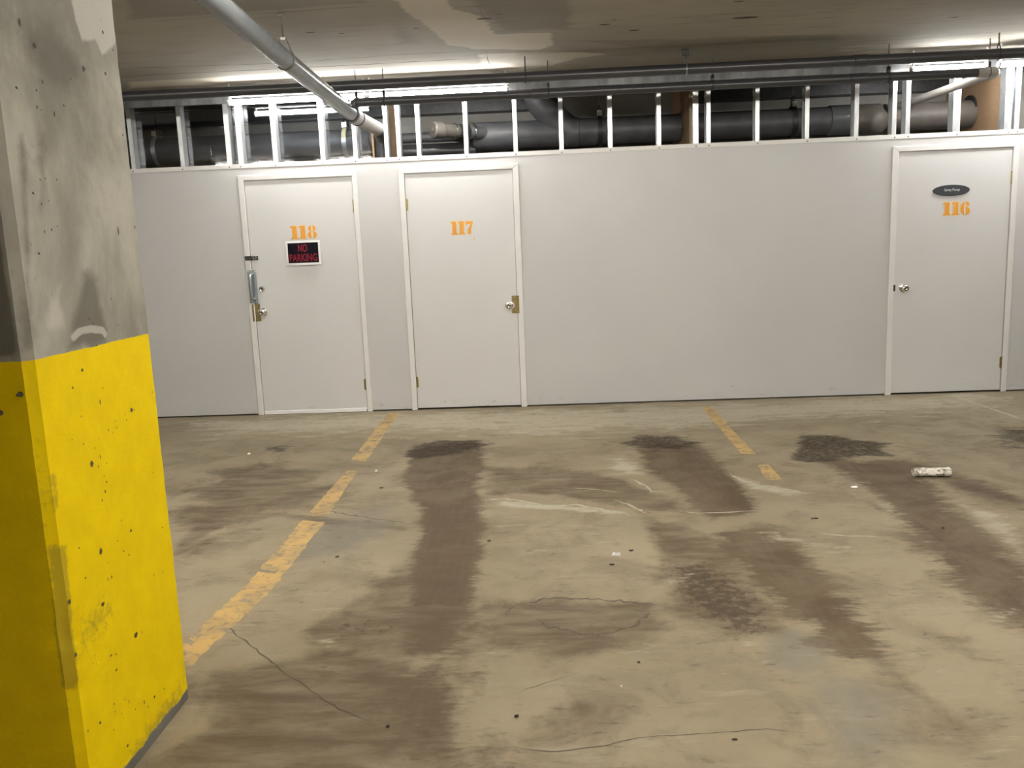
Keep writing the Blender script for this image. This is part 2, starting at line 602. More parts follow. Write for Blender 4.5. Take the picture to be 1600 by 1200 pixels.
# ------------------------------------------------------------------ FLOOR
TRACKS = [  # (outline, softness, strength)
    ([(640, 700), (632, 745), (640, 770), (655, 800), (652, 850), (645, 900), (640, 950), (735, 950), (747, 900), (755, 850), (755, 800), (748, 760), (757, 720), (750, 690)], .06, 1.0),
    ([(650, 920), (640, 960), (632, 1020), (622, 1080), (612, 1130), (600, 1200), (770, 1200), (742, 1130), (722, 1060), (737, 1000), (735, 940)], .16, .84),
    ([(998, 695), (1010, 735), (1050, 757), (1078, 782), (1110, 812), (1186, 800), (1188, 785), (1158, 755), (1122, 720), (1092, 690)], .07, 1.0),
    ([(1100, 830), (1130, 850), (1165, 900), (1220, 950), (1290, 1010), (1330, 1035), (1395, 1030), (1375, 985), (1318, 925), (1268, 872), (1245, 838), (1200, 822)], .10, 1.0),
    ([(1265, 715), (1330, 755), (1385, 800), (1425, 850), (1470, 905), (1540, 960), (1660, 1020), (1760, 1030), (1680, 930), (1600, 872), (1555, 835), (1500, 790), (1462, 752), (1425, 718)], .12, .92),
    ([(1480, 748), (1600, 772), (1600, 795), (1540, 775), (1490, 765)], .08, .85),
]
DARK = [
    ([(632, 708), (655, 692), (690, 686), (745, 688), (765, 695), (742, 706), (700, 712), (650, 718)], .07, .88),
    ([(975, 692), (1000, 679), (1050, 679), (1085, 686), (1100, 695), (1060, 703), (1010, 704)], .07, .86),
    ([(1235, 716), (1250, 700), (1252, 681), (1290, 679), (1340, 688), (1386, 693), (1372, 700), (1395, 712), (1340, 712), (1290, 719), (1262, 722)], .05, 1.15),
    ([(1535, 690), (1560, 672), (1600, 664), (1660, 664), (1660, 700), (1580, 702)], .10, .72),
    ([(1055, 770), (1090, 775), (1100, 790), (1060, 785)], .06, .5),
    ([(402, 700), (450, 692), (468, 697), (430, 712)], .06, .62),
    ([(352, 735), (390, 722), (398, 728), (370, 742)], .06, .55),
]
BROWN = [
    ([(255, 770), (330, 735), (430, 715), (520, 735), (560, 775), (500, 800), (420, 810), (350, 835), (280, 870), (262, 830)], .35, .85),
    ([(270, 850), (300, 822), (350, 800), (440, 798), (520, 806), (640, 822), (640, 832), (520, 822), (430, 812), (360, 822), (300, 850), (275, 868)], .09, .95),
    ([(260, 880), (330, 820), (405, 760), (455, 700), (475, 702), (430, 760), (380, 820), (300, 880)], .12, .62),
    ([(755, 728), (850, 728), (960, 742), (1055, 775), (1070, 800), (1000, 800), (930, 785), (840, 772), (752, 776)], .14, .95),
    ([(640, 780), (655, 830), (630, 880), (570, 920), (500, 975), (470, 1010), (560, 1030), (700, 1030), (745, 980), (755, 800)], .20, .95),
    ([(470, 985), (500, 965), (560, 960), (575, 985), (540, 998), (490, 1000)], .10, 1.0),
    ([(700, 1040), (1250, 1060), (1650, 1060), (1650, 1230), (650, 1230)], .5, .62),  # foreground browned and darkened to offset light of the near lamps
    ([(300, 1045), (560, 1000), (720, 1050), (760, 1230), (200, 1230), (300, 1120)], .22, .98),
    ([(560, 1030), (500, 1080), (440, 1150), (400, 1210), (770, 1210), (735, 1060), (700, 1020)], .25, .85),
    ([(730, 945), (800, 935), (1020, 935), (1060, 980), (1000, 1020), (860, 1035), (760, 1010)], .14, .95),
    ([(1000, 800), (1130, 840), (1210, 930), (1240, 1000), (1130, 1000), (1040, 960), (1030, 880)], .2, 1.1),
    ([(1320, 1000), (1420, 1020), (1480, 1090), (1600, 1180), (1500, 1160), (1400, 1090), (1330, 1050)], .12, .72),
    ([(1450, 985), (1520, 975), (1560, 1000), (1520, 1040), (1470, 1020)], .10, .72),
    ([(1400, 715), (1500, 735), (1600, 760), (1600, 800), (1500, 780), (1420, 745)], .15, .75),
    ([(240, 1080), (330, 1050), (420, 1060), (380, 1130), (300, 1200), (210, 1200)], .2, .7),
    ([(1040, 1116), (1090, 1100), (1180, 1098), (1200, 1112), (1120, 1132), (1060, 1135)], .05, .62),
    ([(1130, 1010), (1160, 1030), (1180, 1060), (1140, 1050)], .05, .5),
]
GREY = [
    ([(1185, 990), (1240, 980), (1290, 1000), (1310, 1040), (1250, 1060), (1200, 1040)], .08, 1.0),
    ([(1230, 1040), (1320, 1040), (1420, 1090), (1440, 1200), (1300, 1200), (1250, 1110)], .2, .9),
    ([(400, 850), (520, 800), (640, 770), (640, 830), (560, 880), (430, 900)], .25, .8),
    ([(790, 960), (830, 940), (960, 938), (1025, 948), (1010, 965), (960, 985), (890, 992), (840, 985)], .06, .5),
]
PALE = [
    ([(945, 716), (975, 708), (1000, 722), (1010, 745), (975, 742), (940, 732)], .06, .85),
    ([(1130, 738), (1160, 745), (1200, 758), (1265, 770), (1230, 775), (1170, 765)], .05, 1.0),
    ([(1315, 750), (1340, 750), (1400, 790), (1430, 830), (1380, 800)], .06, .75),
    ([(1480, 778), (1560, 800), (1600, 830), (1600, 870), (1540, 830)], .07, .85),
    ([(1035, 905), (1090, 893), (1075, 905), (1040, 925)], .04, .9),
    ([(960, 1012), (1000, 1000), (1050, 1000), (1060, 1020), (1010, 1018)], .07, .7),
    ([(1150, 1000), (1190, 975), (1210, 980), (1185, 1010), (1200, 1035), (1165, 1025)], .05, .7),
    ([(490, 1000), (530, 992), (545, 1010), (505, 1018)], .05, .85),
    ([(375, 1040), (400, 1022), (425, 1030), (400, 1048)], .05, .8),
    ([(1420, 1035), (1500, 1035), (1510, 1055), (1440, 1062)], .09, .8),
    ([(1510, 960), (1590, 945), (1600, 965), (1540, 980)], .08, .7),
    ([(1190, 820), (1290, 845), (1370, 855), (1280, 862), (1200, 845)], .07, .7),
    ([(1100, 1055), (1150, 1045), (1165, 1048), (1130, 1060)], .03, .7),
    ([(230, 655), (645, 638), (1090, 625), (1600, 605), (1600, 640), (1200, 668), (860, 690), (650, 682), (300, 690)], .30, .80),  # broad band by the wall painted paler, standing in for tube light
    ([(1150, 630), (1600, 612), (1600, 650), (1300, 670)], .35, .55),  # same painted brightness, toward the right end of the wall
    ([(780, 780), (870, 788), (980, 800), (990, 805), (870, 797), (770, 792)], .035, 1.0),
]
SPECK = [
    ([(1030, 880), (1110, 870), (1200, 930), (1225, 995), (1150, 1005), (1080, 965), (1040, 935)], .12, .74),
    ([(690, 945), (760, 930), (780, 1000), (720, 1010)], .08, .45),
    ([(735, 690), (760, 700), (757, 800), (757, 900), (738, 960), (730, 950), (745, 850), (748, 760)], .05, .6),
    ([(480, 975), (570, 950), (660, 980), (600, 1005), (490, 1000)], .10, .55),
    ([(630, 1060), (760, 1020), (790, 1200), (730, 1200)], .12, .42),
    ([(400, 870), (520, 820), (620, 860), (480, 940)], .25, .40),
    ([(1380, 700), (1560, 680), (1600, 720), (1450, 730)], .15, .35),
]


def floor_attrs(px, py):
    a = np.zeros((len(px), 4))
    b = np.zeros((len(px), 4))
    a[:, 3] = b[:, 3] = 1
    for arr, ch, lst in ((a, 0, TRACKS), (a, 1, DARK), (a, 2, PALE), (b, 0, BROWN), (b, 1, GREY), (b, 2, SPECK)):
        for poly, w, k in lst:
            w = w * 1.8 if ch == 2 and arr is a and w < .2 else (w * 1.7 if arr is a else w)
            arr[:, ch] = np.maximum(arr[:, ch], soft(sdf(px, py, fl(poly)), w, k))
    return {'stain_a': a, 'stain_b': b}


fx = np.concatenate([[XL, -6, -5.2], np.arange(-4.4, 5.4, 0.025), [6, 8, XR]])
fy = np.concatenate([[YN, -4, -1], np.arange(1.0, 7.4, 0.025), [7.6, REAR + .2]])
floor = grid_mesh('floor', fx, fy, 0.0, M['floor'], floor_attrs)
tag(floor, 'bare concrete garage floor with brown tyre tracks and dark stains', 'floor', kind='structure')


def ribbon(mb, pts, w, jit=0.0, z=0.001, mi=0, step=0.03, taper=True):
    """thin irregular strip on the floor along a polyline of floor points"""
    P = [np.array(p) for p in pts]
    seq = []
    for a, b in zip(P[:-1], P[1:]):
        n = max(1, int(np.linalg.norm(b - a) / step))
        for i in range(n):
            seq.append(a + (b - a) * i / n)
    seq.append(P[-1])
    vs, fs = [], []
    for i, p in enumerate(seq):
        t = seq[min(i + 1, len(seq) - 1)] - seq[max(i - 1, 0)]
        t = t / (np.linalg.norm(t) + 1e-9)
        nrm = np.array([-t[1], t[0]])
        j = nrm * rng.uniform(-jit, jit) * (0 if i in (0, len(seq) - 1) else 1)
        ww = w * rng.uniform(0.35, 1.25)
        if taper and (i < 2 or i > len(seq) - 3):
            ww *= 0.3
        a, b = p + j + nrm * ww / 2, p + j - nrm * ww / 2
        vs += [(a[0], a[1], z), (b[0], b[1], z)]
    for i in range(len(seq) - 1):
        fs.append((2 * i, 2 * i + 1, 2 * i + 3, 2 * i + 2))
    mb.add(vs, fs, mi)


# cracks and chalk marks are part of the floor
mb = MB()
ribbon(mb, fl([(328, 962), (352, 978), (395, 1010), (430, 1040), (480, 1075), (530, 1108), (580, 1130)]), .0065, .005)
for seg in ([(810, 946), (850, 936), (900, 935), (960, 939), (1032, 946)], [(792, 962), (795, 955), (815, 945)], [(840, 967), (850, 978), (885, 985), (930, 993), (965, 987), (1000, 972), (1013, 955)]):
    ribbon(mb, fl(seg), .013, .014, step=.02)
ribbon(mb, fl([(800, 1167), (870, 1175), (930, 1168), (1000, 1153), (1100, 1146), (1200, 1140), (1260, 1146)]), .004, .004)
ribbon(mb, fl([(800, 1085), (850, 1068), (905, 1052)]), .004, .004)
ribbon(mb, fl([(485, 795), (570, 808), (640, 818)]), .010, .012)
ribbon(mb, fl([(545, 742), (600, 738)]), .010, .012)
o = mb.build('floor_crack', M['crack'], floor, smooth=False)
mb = MB()
ribbon(mb, fl([(752, 782), (790, 779), (850, 790), (900, 789), (970, 801), (985, 806)]), .022, .010)
ribbon(mb, fl([(880, 762), (930, 765), (975, 770)]), .010, .006)
ribbon(mb, fl([(985, 748), (1010, 760), (1018, 768), (1038, 769)]), .022, .006)
ribbon(mb, fl([(1140, 740), (1160, 752), (1200, 760), (1262, 771)]), .022, .008)
ribbon(mb, fl([(1270, 830), (1300, 836), (1340, 838), (1390, 840)]), .014, .006)
ribbon(mb, fl([(960, 782), (988, 790), (1010, 802)]), .018, .010)
ribbon(mb, fl([(1180, 798), (1120, 802), (1060, 800)]), .012, .01)
ribbon(mb, fl([(1482, 616), (1530, 632), (1605, 658)]), .030, .004, step=.08)
mb.build('chalk_mark', M['scuff'], floor, smooth=False)


def worn_strip(name, rows, label):
    """painted stripe with nibbled edges; rows are (left, right) photo points on the floor"""
    mb = MB()
    seq = []
    for (a, b), (c, d) in zip(rows[:-1], rows[1:]):
        a, b, c, d = (on_z(*p)[:2] for p in (a, b, c, d))
        n = max(2, int(np.linalg.norm(c - a) / .03))
        for i in range(n):
            t = i / n
            seq.append((a + (c - a) * t, b + (d - b) * t))
    seq.append((on_z(*rows[-1][0])[:2], on_z(*rows[-1][1])[:2]))
    vs, fs = [], []
    for i, (l, r) in enumerate(seq):
        e = (r - l)
        j0, j1 = rng.uniform(-.05, .06, 2)
        l, r = l + e * j0, r - e * j1
        vs += [(*l, .0012), (*(l + e * .33), .0012), (*(l + e * .66), .0012), (*r, .0012)]
    for i in range(len(seq) - 1):
        for k in range(3):
            if rng.rand() < .03:
                continue
            q = 4 * i + k
            fs.append((q, q + 1, q + 5, q + 4))
    mb.add(vs, fs)
    o = mb.build(name, M['line'], floor, smooth=False)
    o['label'] = label
    return o


worn_strip('parking_line', [((607, 645), (624, 646)), ((549, 719), (572, 721))], 'worn yellow paint stripe starting between the two left doors')
worn_strip('parking_line', [((543, 735), (559, 736)), ((478, 806), (512, 806))], 'worn yellow paint stripe, dirty middle stretch')
worn_strip('parking_line', [((472, 813), (507, 816)), ((385, 914), (427, 920)), ((328, 966), (362, 980)), ((290, 1004), (318, 1022)), ((270, 1035), (300, 1040))], 'worn yellow paint stripe running past the pillar')
worn_strip('parking_line', [((1096, 636), (1113, 636)), ((1130, 676), (1148, 676)), ((1158, 709), (1182, 710))], 'short yellow paint stripe between doors 117 and 116')
worn_strip('parking_line', [((1184, 727), (1200, 725)), ((1197, 750), (1224, 751))], 'small leftover piece of yellow paint stripe')

# ------------------------------------------------------------------ CEILING
CE = lambda pts: [tuple(on_z(x, y, CEIL)[:2]) for x, y in pts]
CEIL_PALE = [
    ([(608, -10), (690, -10), (705, 14), (755, 28), (772, 54), (858, 51), (866, 70), (840, 78), (740, 76), (700, 70), (672, 44), (640, 22)], .10, 1.0),
    ([(745, 84), (880, 80), (960, 84), (900, 92), (860, 104), (800, 112), (750, 108)], .08, .8),
    ([(190, 126), (560, 106), (780, 98), (780, 116), (190, 140)], .10, .62),
    ([(1280, 70), (1600, 48), (1600, 76), (1300, 92)], .10, .45),
]
CEIL_DARK = [
    ([(190, 35), (580, 8), (600, -40), (190, -40)], .10, .75),
    ([(700, -20), (900, -20), (900, 50), (860, 48), (780, 50), (755, 24)], .15, .85),
    ([(870, 62), (1100, 58), (1320, 50), (1320, 64), (1000, 78)], .12, .75),
    ([(1000, -20), (1450, -20), (1340, 55), (1000, 60)], .3, .45),
    ([(590, 20), (640, 30), (690, 70), (600, 78)], .15, .6),
]


def ceil_attrs(px, py):
    a = np.zeros((len(px), 4))
    a[:, 3] = 1
    for ch, lst in ((0, CEIL_PALE), (1, CEIL_DARK)):
        for poly, w, k in lst:
            a[:, ch] = np.maximum(a[:, ch], soft(sdf(px, py, CE(poly)), w, k))
    return {'stain_a': a}


cx = np.concatenate([[XL, -6, -5], np.arange(-4.4, 5.0, .04), [6, 8, XR]])
cy = np.concatenate([[YN, -3, 1, 3], np.arange(4.0, 7.5, .03), [8, REAR + .2]])
ceiling = grid_mesh('ceiling', cx, cy, CEIL, M['ceiling'], ceil_attrs, flip=True)
tag(ceiling, 'low raw concrete ceiling with board seams and a pale patch', 'ceiling', kind='structure')
mb = MB()
for seg, w in (([(190, 119), (380, 110), (580, 100), (760, 90)], .018), ([(190, 107), (450, 98), (640, 84), (760, 79)], .010), ([(760, 79), (762, 92), (768, 108)], .006), ([(1330, 66), (1450, 58), (1600, 46)], .006), ([(1400, 90), (1600, 76)], .005), ([(185, 36), (420, 20), (590, 8)], .006), ([(745, 0), (752, 20), (757, 30)], .006)):
    ribbon(mb, CE(seg), w, .002, z=CEIL - .001, step=.1)
mb.f = [q[::-1] for q in mb.f]
mb.build('form_seam', M['crack'], ceiling, smooth=False, origin=(0, 0, CEIL - .001))
mb = MB()
for x, y, s in ((1165, 27, .05), (757, 29, .03), (1155, 2, .02), (945, 38, .025), (990, 47, .03), (960, 30, .012), (485, 50, .02), (534, 52, .012), (650, 44, .014), (780, 22, .012), (1490, 27, .02)):
    c = on_z(x, y, CEIL)
    pts = [(c[0] + s * 1.7 * rng.uniform(.7, 1.2) * math.cos(t), c[1] + s * .6 * rng.uniform(.6, 1.2) * math.sin(t), CEIL - .0015) for t in np.linspace(0, 2 * PI, 10)[:-1]]
    mb.add(pts, [tuple(range(9))[::-1]])
mb.build('ceiling_pit', M['hole'], ceiling, smooth=False)

# ------------------------------------------------------------------ outer walls of the garage
for nm, args, lab in (('wall_left', (XL - .2, XL, YN, REAR, 0, CEIL), 'bare concrete wall closing the garage on the left'),
                      ('wall_right', (XR, XR + .2, YN, REAR, 0, CEIL), 'bare concrete wall closing the garage on the right'),
                      ('wall_near', (XL, XR, YN - .2, YN, 0, CEIL), 'bare concrete wall across the garage behind the viewer'),
                      ('wall_rear', (XL, XR, REAR, REAR + .2, 0, CEIL), 'grey concrete wall behind the storage lockers and big pipes')):
    tag(MB().box(*args).build(nm, M['conc_wall'], smooth=False), lab, 'wall', kind='structure')

# ------------------------------------------------------------------ WHITE STORAGE WALL
DOORS = [  # leaf left, leaf right, casing left, casing right
    (-2.554, -1.626, -2.607, -1.579),
    (-1.174, -0.260, -1.225, -0.205),
    (2.943, 3.864, 2.888, 3.914),
]
LEAF_TOP, CASE_TOP = 2.040, 2.088
mb = MB()
edges = [XL]
for a, b, _, _ in DOORS:
    edges += [a - .004, b + .004]
edges.append(XR)
for i in range(0, len(edges), 2):
    mb.box(edges[i], edges[i + 1], D, D + .0127, .013, LEAF_TOP + .004)
mb.box(XL, XR, D, D + .0127, LEAF_TOP + .004, WALL_TOP)
# board joints
tag(mb.build('wall_back', M['wall'], smooth=False), 'white painted storage wall with three flush doors', 'wall', kind='structure')
mb = MB()
mb.box(-3.60, 2.86, D - .006, D, WALL_TOP - .036, WALL_TOP)
mb.box(2.86, XR, D - .006, D, WALL_TOP - .036, WALL_TOP)
top_trim = mb.build('trim_1', M['trim'], smooth=False, bevel=.0015)
tag(top_trim, 'narrow white strip capping the white wall under the studs', 'trim', kind='structure')

for i, (a, b, ca, cb) in enumerate(DOORS):
    mb = MB()
    y0, y1 = D - .014, D
    w = a - ca
    wr = cb - b
    for poly in ([(ca, 0.0), (a - .003, 0.0), (a - .003, LEAF_TOP + .003), (ca, CASE_TOP)],
                 [(cb, 0.0), (cb, CASE_TOP), (b + .003, LEAF_TOP + .003), (b + .003, 0.0)],
                 [(ca, CASE_TOP), (a - .003, LEAF_TOP + .003), (b + .003, LEAF_TOP + .003), (cb, CASE_TOP)]):
        mb.prism_y(poly, y0, y1)
    t = mb.build('trim_%d' % (i + 2), M['trim'], smooth=False, bevel=.004, seg=2)
    tag(t, ('mitred white casing around door 118 with the no parking sign', 'mitred white casing around door 117 with the brass latch guard', 'mitred white casing around door 116 with the oval plaque')[i], 'door casing', kind='structure')
    mb = MB()
    mb.box(a - .02, b + .02, D + .046, D + .06, 0.0, LEAF_TOP + .02)  # black sheet behind the leaf, stands in for shade in its gaps
    s = mb.build('door_stop', M['rubber'], t, smooth=False)

# ------------------------------------------------------------------ doors


def digit(ch):
    """stencil slab numerals in a unit-high box: list of outlines, advance width"""
    if ch == '1':
        return [[(.02, 0), (.58, 0), (.58, .09), (.50, .12), (.50, 1), (.10, 1), (.0, .93), (.0, .86), (.13, .86), (.13, .12), (.02, .09)]], .68
    if ch == '7':
        return [[(.0, 1), (.0, .66), (.07, .66), (.12, .76), (.22, .80), (.36, .76), (.48, .80), (.42, .70), (.30, .55), (.20, .36), (.17, .18), (.20, .06), (.30, 0), (.42, .02), (.48, .10), (.48, .26), (.50, .44), (.58, .66), (.66, .86), (.66, 1), (.58, 1), (.55, .95), (.44, .95), (.28, 1), (.14, .97), (.08, 1)]], .74
    if ch == '8':
        L = []
        for t in np.linspace(90, 250, 10):
            L.append((.36 + .28 * math.cos(math.radians(t)), .755 + .245 * math.sin(math.radians(t))))
        for t in np.linspace(118, 270, 11):
            L.append((.36 + .35 * math.cos(math.radians(t)), .275 + .275 * math.sin(math.radians(t))))
        left = [(min(x, .325), z) for x, z in L] + [(.325, .02), (.29, .16), (.29, .40), (.325, .50), (.30, .60), (.30, .86), (.325, .98)]
        right = [(.76 - x, z) for x, z in left][::-1]
        return [left, right], .80
    if ch == '6':
        L = [(.36 + .36 * math.cos(math.radians(t)), .5 + .5 * math.sin(math.radians(t))) for t in np.linspace(95, 265, 18)]
        left = L + [(.31, .06), (.28, .2), (.28, .8), (.31, .94)]
        R = [(.42 + .32 * math.cos(math.radians(t)), .29 + .29 * math.sin(math.radians(t))) for t in np.linspace(-88, 95, 16)]
        right = R + [(.40, .50), (.45, .42), (.45, .16), (.42, .06)]
        ball = [(.41, 1.0), (.41, .93), (.46, .84), (.46, .72), (.56, .66), (.66, .70), (.69, .80), (.63, .92), (.54, .99)]
        return [left, right, ball], .80


def number(txt, x0, x1, z0, z1, parent):
    polys, x = [], 0.0
    for c in txt:
        ps, adv = digit(c)
        polys += [[(px + x, pz) for px, pz in p] for p in ps]
        x += adv
    tot = x - .10
    sx, sz = (x1 - x0) / tot, (z1 - z0)
    mb, ms = MB(), MB()
    for p in polys:
        q = [(x0 + px * sx, z0 + pz * sz) for px, pz in p]
        mb.prism_y(q, D - .0016, D - .0001)
        cx_, cz_ = np.mean([v[0] for v in q]), np.mean([v[1] for v in q])
        w_, h_ = max(v[0] for v in q) - min(v[0] for v in q), max(v[1] for v in q) - min(v[1] for v in q)
        kx, kz = 1 + .016 / w_, 1 + .013 / h_
        ms.prism_y([(cx_ + (px - cx_) * kx, cz_ + (pz - cz_) * kz) for px, pz in q], D - .0007, D - .0001)
    n = mb.build('door_number', M['orange'], parent, smooth=False)
    n['label'] = 'orange stencilled number ' + txt
    s = ms.build('overspray', M['overspray'], n, smooth=False)
    return n


def knob(x, z, parent, name='door_knob', r=.029, rose=.034):
    mb = MB()
    mb.lathe_y(x, D, z, [(0, rose), (.006, rose), (.010, rose * .72), (.012, .013), (.030, .012), (.036, r * .75), (.045, r), (.056, r * .98), (.064, r * .78), (.0665, r * .42), (.0655, r * .36), (.0655, .001)])
    o = mb.build(name, M['chrome'], parent, angle=50)
    o['label'] = 'shiny round door knob'
    k = MB()
    k.box(x - .0025, x + .0025, D - .0672, D - .0655, z - .007, z + .007)
    k.build('keyhole', M['dark_metal'], o, smooth=False)
    return o


def hinge(x, z, parent, painted):
    mb = MB()
    mb.tube([(x, D - .004, z - .045), (x, D - .004, z + .045)], .007, 12)
    mb.tube([(x, D - .004, z + .045), (x, D - .004, z + .052)], [.0085, .004], 12)
    mb.tube([(x, D - .004, z - .052), (x, D - .004, z - .045)], [.004, .0085], 12)
    o = mb.build('hinge', M['brass'], parent)
    mb = MB()
    mb.box(x - .016, x + .016, D - .003, D - .0005, z - .045, z + .045)
    mb.build('hinge_leaf', M['trim'] if painted else M['brass'], o, smooth=False)
    return o


def guard(x0, x1, z0, z1, notch_side, kz, parent):
    """brass latch guard plate: folded lip, half-round notch for the knob"""
    mb = MB()
    r = .030
    pts = []
    if notch_side > 0:
        pts = [(x0, z0), (x1, z0)]
        pts += [(x1 - math.sqrt(max(0, 1 - t * t)) * r * .8, kz + t * r) for t in np.linspace(-1, 1, 12)]
        pts += [(x1, z1), (x0, z1)]
    else:
        pts = [(x1, z1), (x0, z1)]
        pts += [(x0 + math.sqrt(max(0, 1 - t * t)) * r * .8, kz - t * r) for t in np.linspace(-1, 1, 12)]
        pts += [(x0, z0), (x1, z0)]
    mb.prism_y(pts, D - .006, D - .001)
    lx = x0 if notch_side > 0 else x1
    mb.box(lx - .008, lx + .008, D - .0175, D - .001, z0, z1)
    o = mb.build('latch_guard', M['brass'], parent, smooth=False, bevel=.0012)
    xm = x0 + (x1 - x0) * .4 if notch_side > 0 else x0 + (x1 - x0) * .5
    for zz in (z0 + .018, z1 - .018):
        s = MB().lathe_y(xm, D - .006, zz, [(0, .006), (.002, .006), (.004, .003)], 12)
        s.build('screw', M['chrome'], o)
    return o


door_labels = ['white door stencilled 118 with a no parking sign and hasp',
               'white door stencilled 117, plain with one knob on its right',
               'white door stencilled 116 below a dark oval plaque']
doors = []
for i, (a, b, _, _) in enumerate(DOORS):
    mb = MB().box(a, b, D, D + .035, .016, LEAF_TOP)
    d = mb.build('door_%d' % (i + 1), M['door'], smooth=False, bevel=.002)
    tag(d, door_labels[i], 'door', kind='structure')
    doors.append(d)
d1, d2, d3 = doors
number('118', -2.189, -1.967, 1.537, 1.645, d1)
number('117', -.802, -.615, 1.518, 1.627, d2)
number('116', 3.321, 3.536, 1.511, 1.617, d3)
for x, z, d, p in ((-1.626, 1.793, d1, 1), (-1.626, .246, d1, 0), (-1.174, 1.786, d2, 0), (-1.174, .249, d2, 0), (3.866, 1.800, d3, 1), (3.866, .254, d3, 0)):
    hinge(x, z, d, p)
knob(-2.487, .916, d1)
guard(-2.572, -2.511, .838, .990, 1, .916, d1)
mb = MB().lathe_y(-2.481, D, 1.117, [(0, .028), (.006, .0285), (.018, .025), (.024, .021), (.0245, .012), (.0235, .011), (.0235, .001)])
db = mb.build('deadbolt', M['chrome'], d1, angle=50)
db['label'] = 'round nickel deadbolt lock'
MB().box(-2.4835, -2.4785, D - .026, D - .0235, 1.110, 1.124).build('keyhole', M['dark_metal'], db, smooth=False)
# pull handle on its plate
mb = MB().box(-2.594, -2.520, D - .0185, D - .0145, .996, 1.285)
ph = mb.build('pull_plate', M['zinc'], d1, smooth=False, bevel=.002)
ph['label'] = 'tall zinc pull plate with grip'
mb = MB()
hx = -2.556
mb.tube([(hx, D - .018, 1.250), (hx, D - .050, 1.246), (hx, D - .064, 1.232), (hx, D - .066, 1.20), (hx, D - .066, 1.08), (hx, D - .064, 1.050), (hx, D - .050, 1.036), (hx, D - .018, 1.032)], [.014, .013, .012, .011, .011, .012, .013, .014], 14)
mb.build('grip', M['zinc'], ph)
for zz in (1.272, 1.010):
    for xx in (-2.582, -2.532):
        MB().lathe_y(xx, D - .0185, zz, [(0, .006), (.002, .006), (.0035, .003)], 12).build('screw', M['chrome'], ph)
# hasp
mb = MB()
mb.box(-2.602, -2.545, D - .022, D - .0145, 1.369, 1.407)
mb.box(-2.548, -2.490, D - .012, D - .001, 1.371, 1.404)
hs = mb.build('hasp', M['dark_metal'], d1, smooth=False, bevel=.002)
hs['label'] = 'small steel hasp bridging door edge and casing'
mb = MB()
mb.tube([(-2.528, D - .012, 1.388), (-2.528, D - .030, 1.388)], .009, 14)
mb.tube([(-2.512 + .011 * math.cos(t), D - .026, 1.390 + .013 * math.sin(t)) for t in np.linspace(0, 2 * PI, 15)], .0035, 8, caps=False)
mb.build('staple', M['chrome'], hs)
mb = MB().box(-2.592, -2.560, D - .0165, D - .0140, 1.318, 1.350)
mb.build('paint_patch', M['trim'], d1, smooth=False)
# door sweep
mb = MB().box(-2.550, -1.632, D - .010, D - .0005, .004, .034)
sw = mb.build('door_sweep', M['sign_white'], d1, smooth=False, bevel=.001)
sw['label'] = 'bright white strip along the foot of the door'
knob(-.330, .897, d2)
guard(-.306, -.250, .828, .979, -1, .897, d2)
knob(3.016, .920, d3)
MB().box(2.930, 2.946, D - .016, D - .012, .895, .950).build('strike_plate', M['dark_metal'], d3, smooth=False)
# scratch marks on door 117 and scuffs on 118
mb = MB()
for x, z, dx, dz in ((-.612, 1.470, .012, .022), (-.621, 1.456, .006, .006), (-.618, 1.478, .004, .006)):
    mb.prism_y([(x, z), (x + dx * .4, z - .002), (x + dx, z + dz), (x + dx * .5, z + dz * .8)], D - .0008, D - .0001)
mb.build('paint_drip', M['orange'], d2, smooth=False)

# screws in the wall strip, one under each stud
STUDS = [-3.507, -3.076, -2.669, -2.569, -2.270, -1.862, -1.582, -1.313, -1.210, -1.041, -.638, -.222, .163, .572, .977, 1.280, 1.386, 1.787, 2.194, 2.596, 2.903, 3.012, 3.405, 3.818, 3.890]
first = None
for x in STUDS:
    if first is None:
        first = MB().lathe_y(x, D - .006, WALL_TOP - .022, [(0, .0055), (.0015, .0055), (.0025, .003)], 10).build('screw', M['rod'], top_trim)
        x_first = x
    else:
        c = first.copy()
        c.location = first.location + Vector((x - x_first, 0, 0))
        COL.objects.link(c)
        c.parent = top_trim

# ------------------------------------------------------------------ plaque and sign
C = on_y(1485.8, 297.5, D)
a_, b_ = .151, .046
pl = [(C[0] + a_ * math.cos(t), C[2] + b_ * math.sin(t)) for t in np.linspace(0, 2 * PI, 49)[:-1]]
pq = MB().prism_y(pl[::-1], D - .009, D).build('oval_plaque', M['plaque'], smooth=False, bevel=.003)
tag(pq, 'dark oval name plaque on white door above the number 116', 'plaque')


def text_mesh(txt, size, offset=0.0, sx=1.0):
    cu = bpy.data.curves.new('lettering', 'FONT')
    cu.body = txt
    cu.size = size
    cu.align_x = 'CENTER'
    cu.offset = offset
    cu.extrude = 0.0
    ob = bpy.data.objects.new('lettering', cu)
    COL.objects.link(ob)
    dg = bpy.context.evaluated_depsgraph_get()
    me = bpy.data.meshes.new_from_object(ob.evaluated_get(dg))
    vs = [tuple(v.co) for v in me.vertices]
    fs = [tuple(p.vertices) for p in me.polygons]
    bpy.data.objects.remove(ob)
    bpy.data.meshes.remove(me)
    xs = [v[0] for v in vs]
    ys = [v[1] for v in vs]
    return vs, fs, (min(xs), max(xs), min(ys), max(ys))


def fit_text(mb, txt, x0, x1, z0, z1, yfun, offset=0.0):
    vs, fs, (a, b, c, d) = text_mesh(txt, 1.0, offset)
    out = []
    for x, y, _ in vs:
        X = x0 + (x - a) / (b - a) * (x1 - x0)
        Z = z0 + (y - c) / (d - c) * (z1 - z0)
        out.append((X, yfun(X, Z), Z))
    mb.add(out, fs)


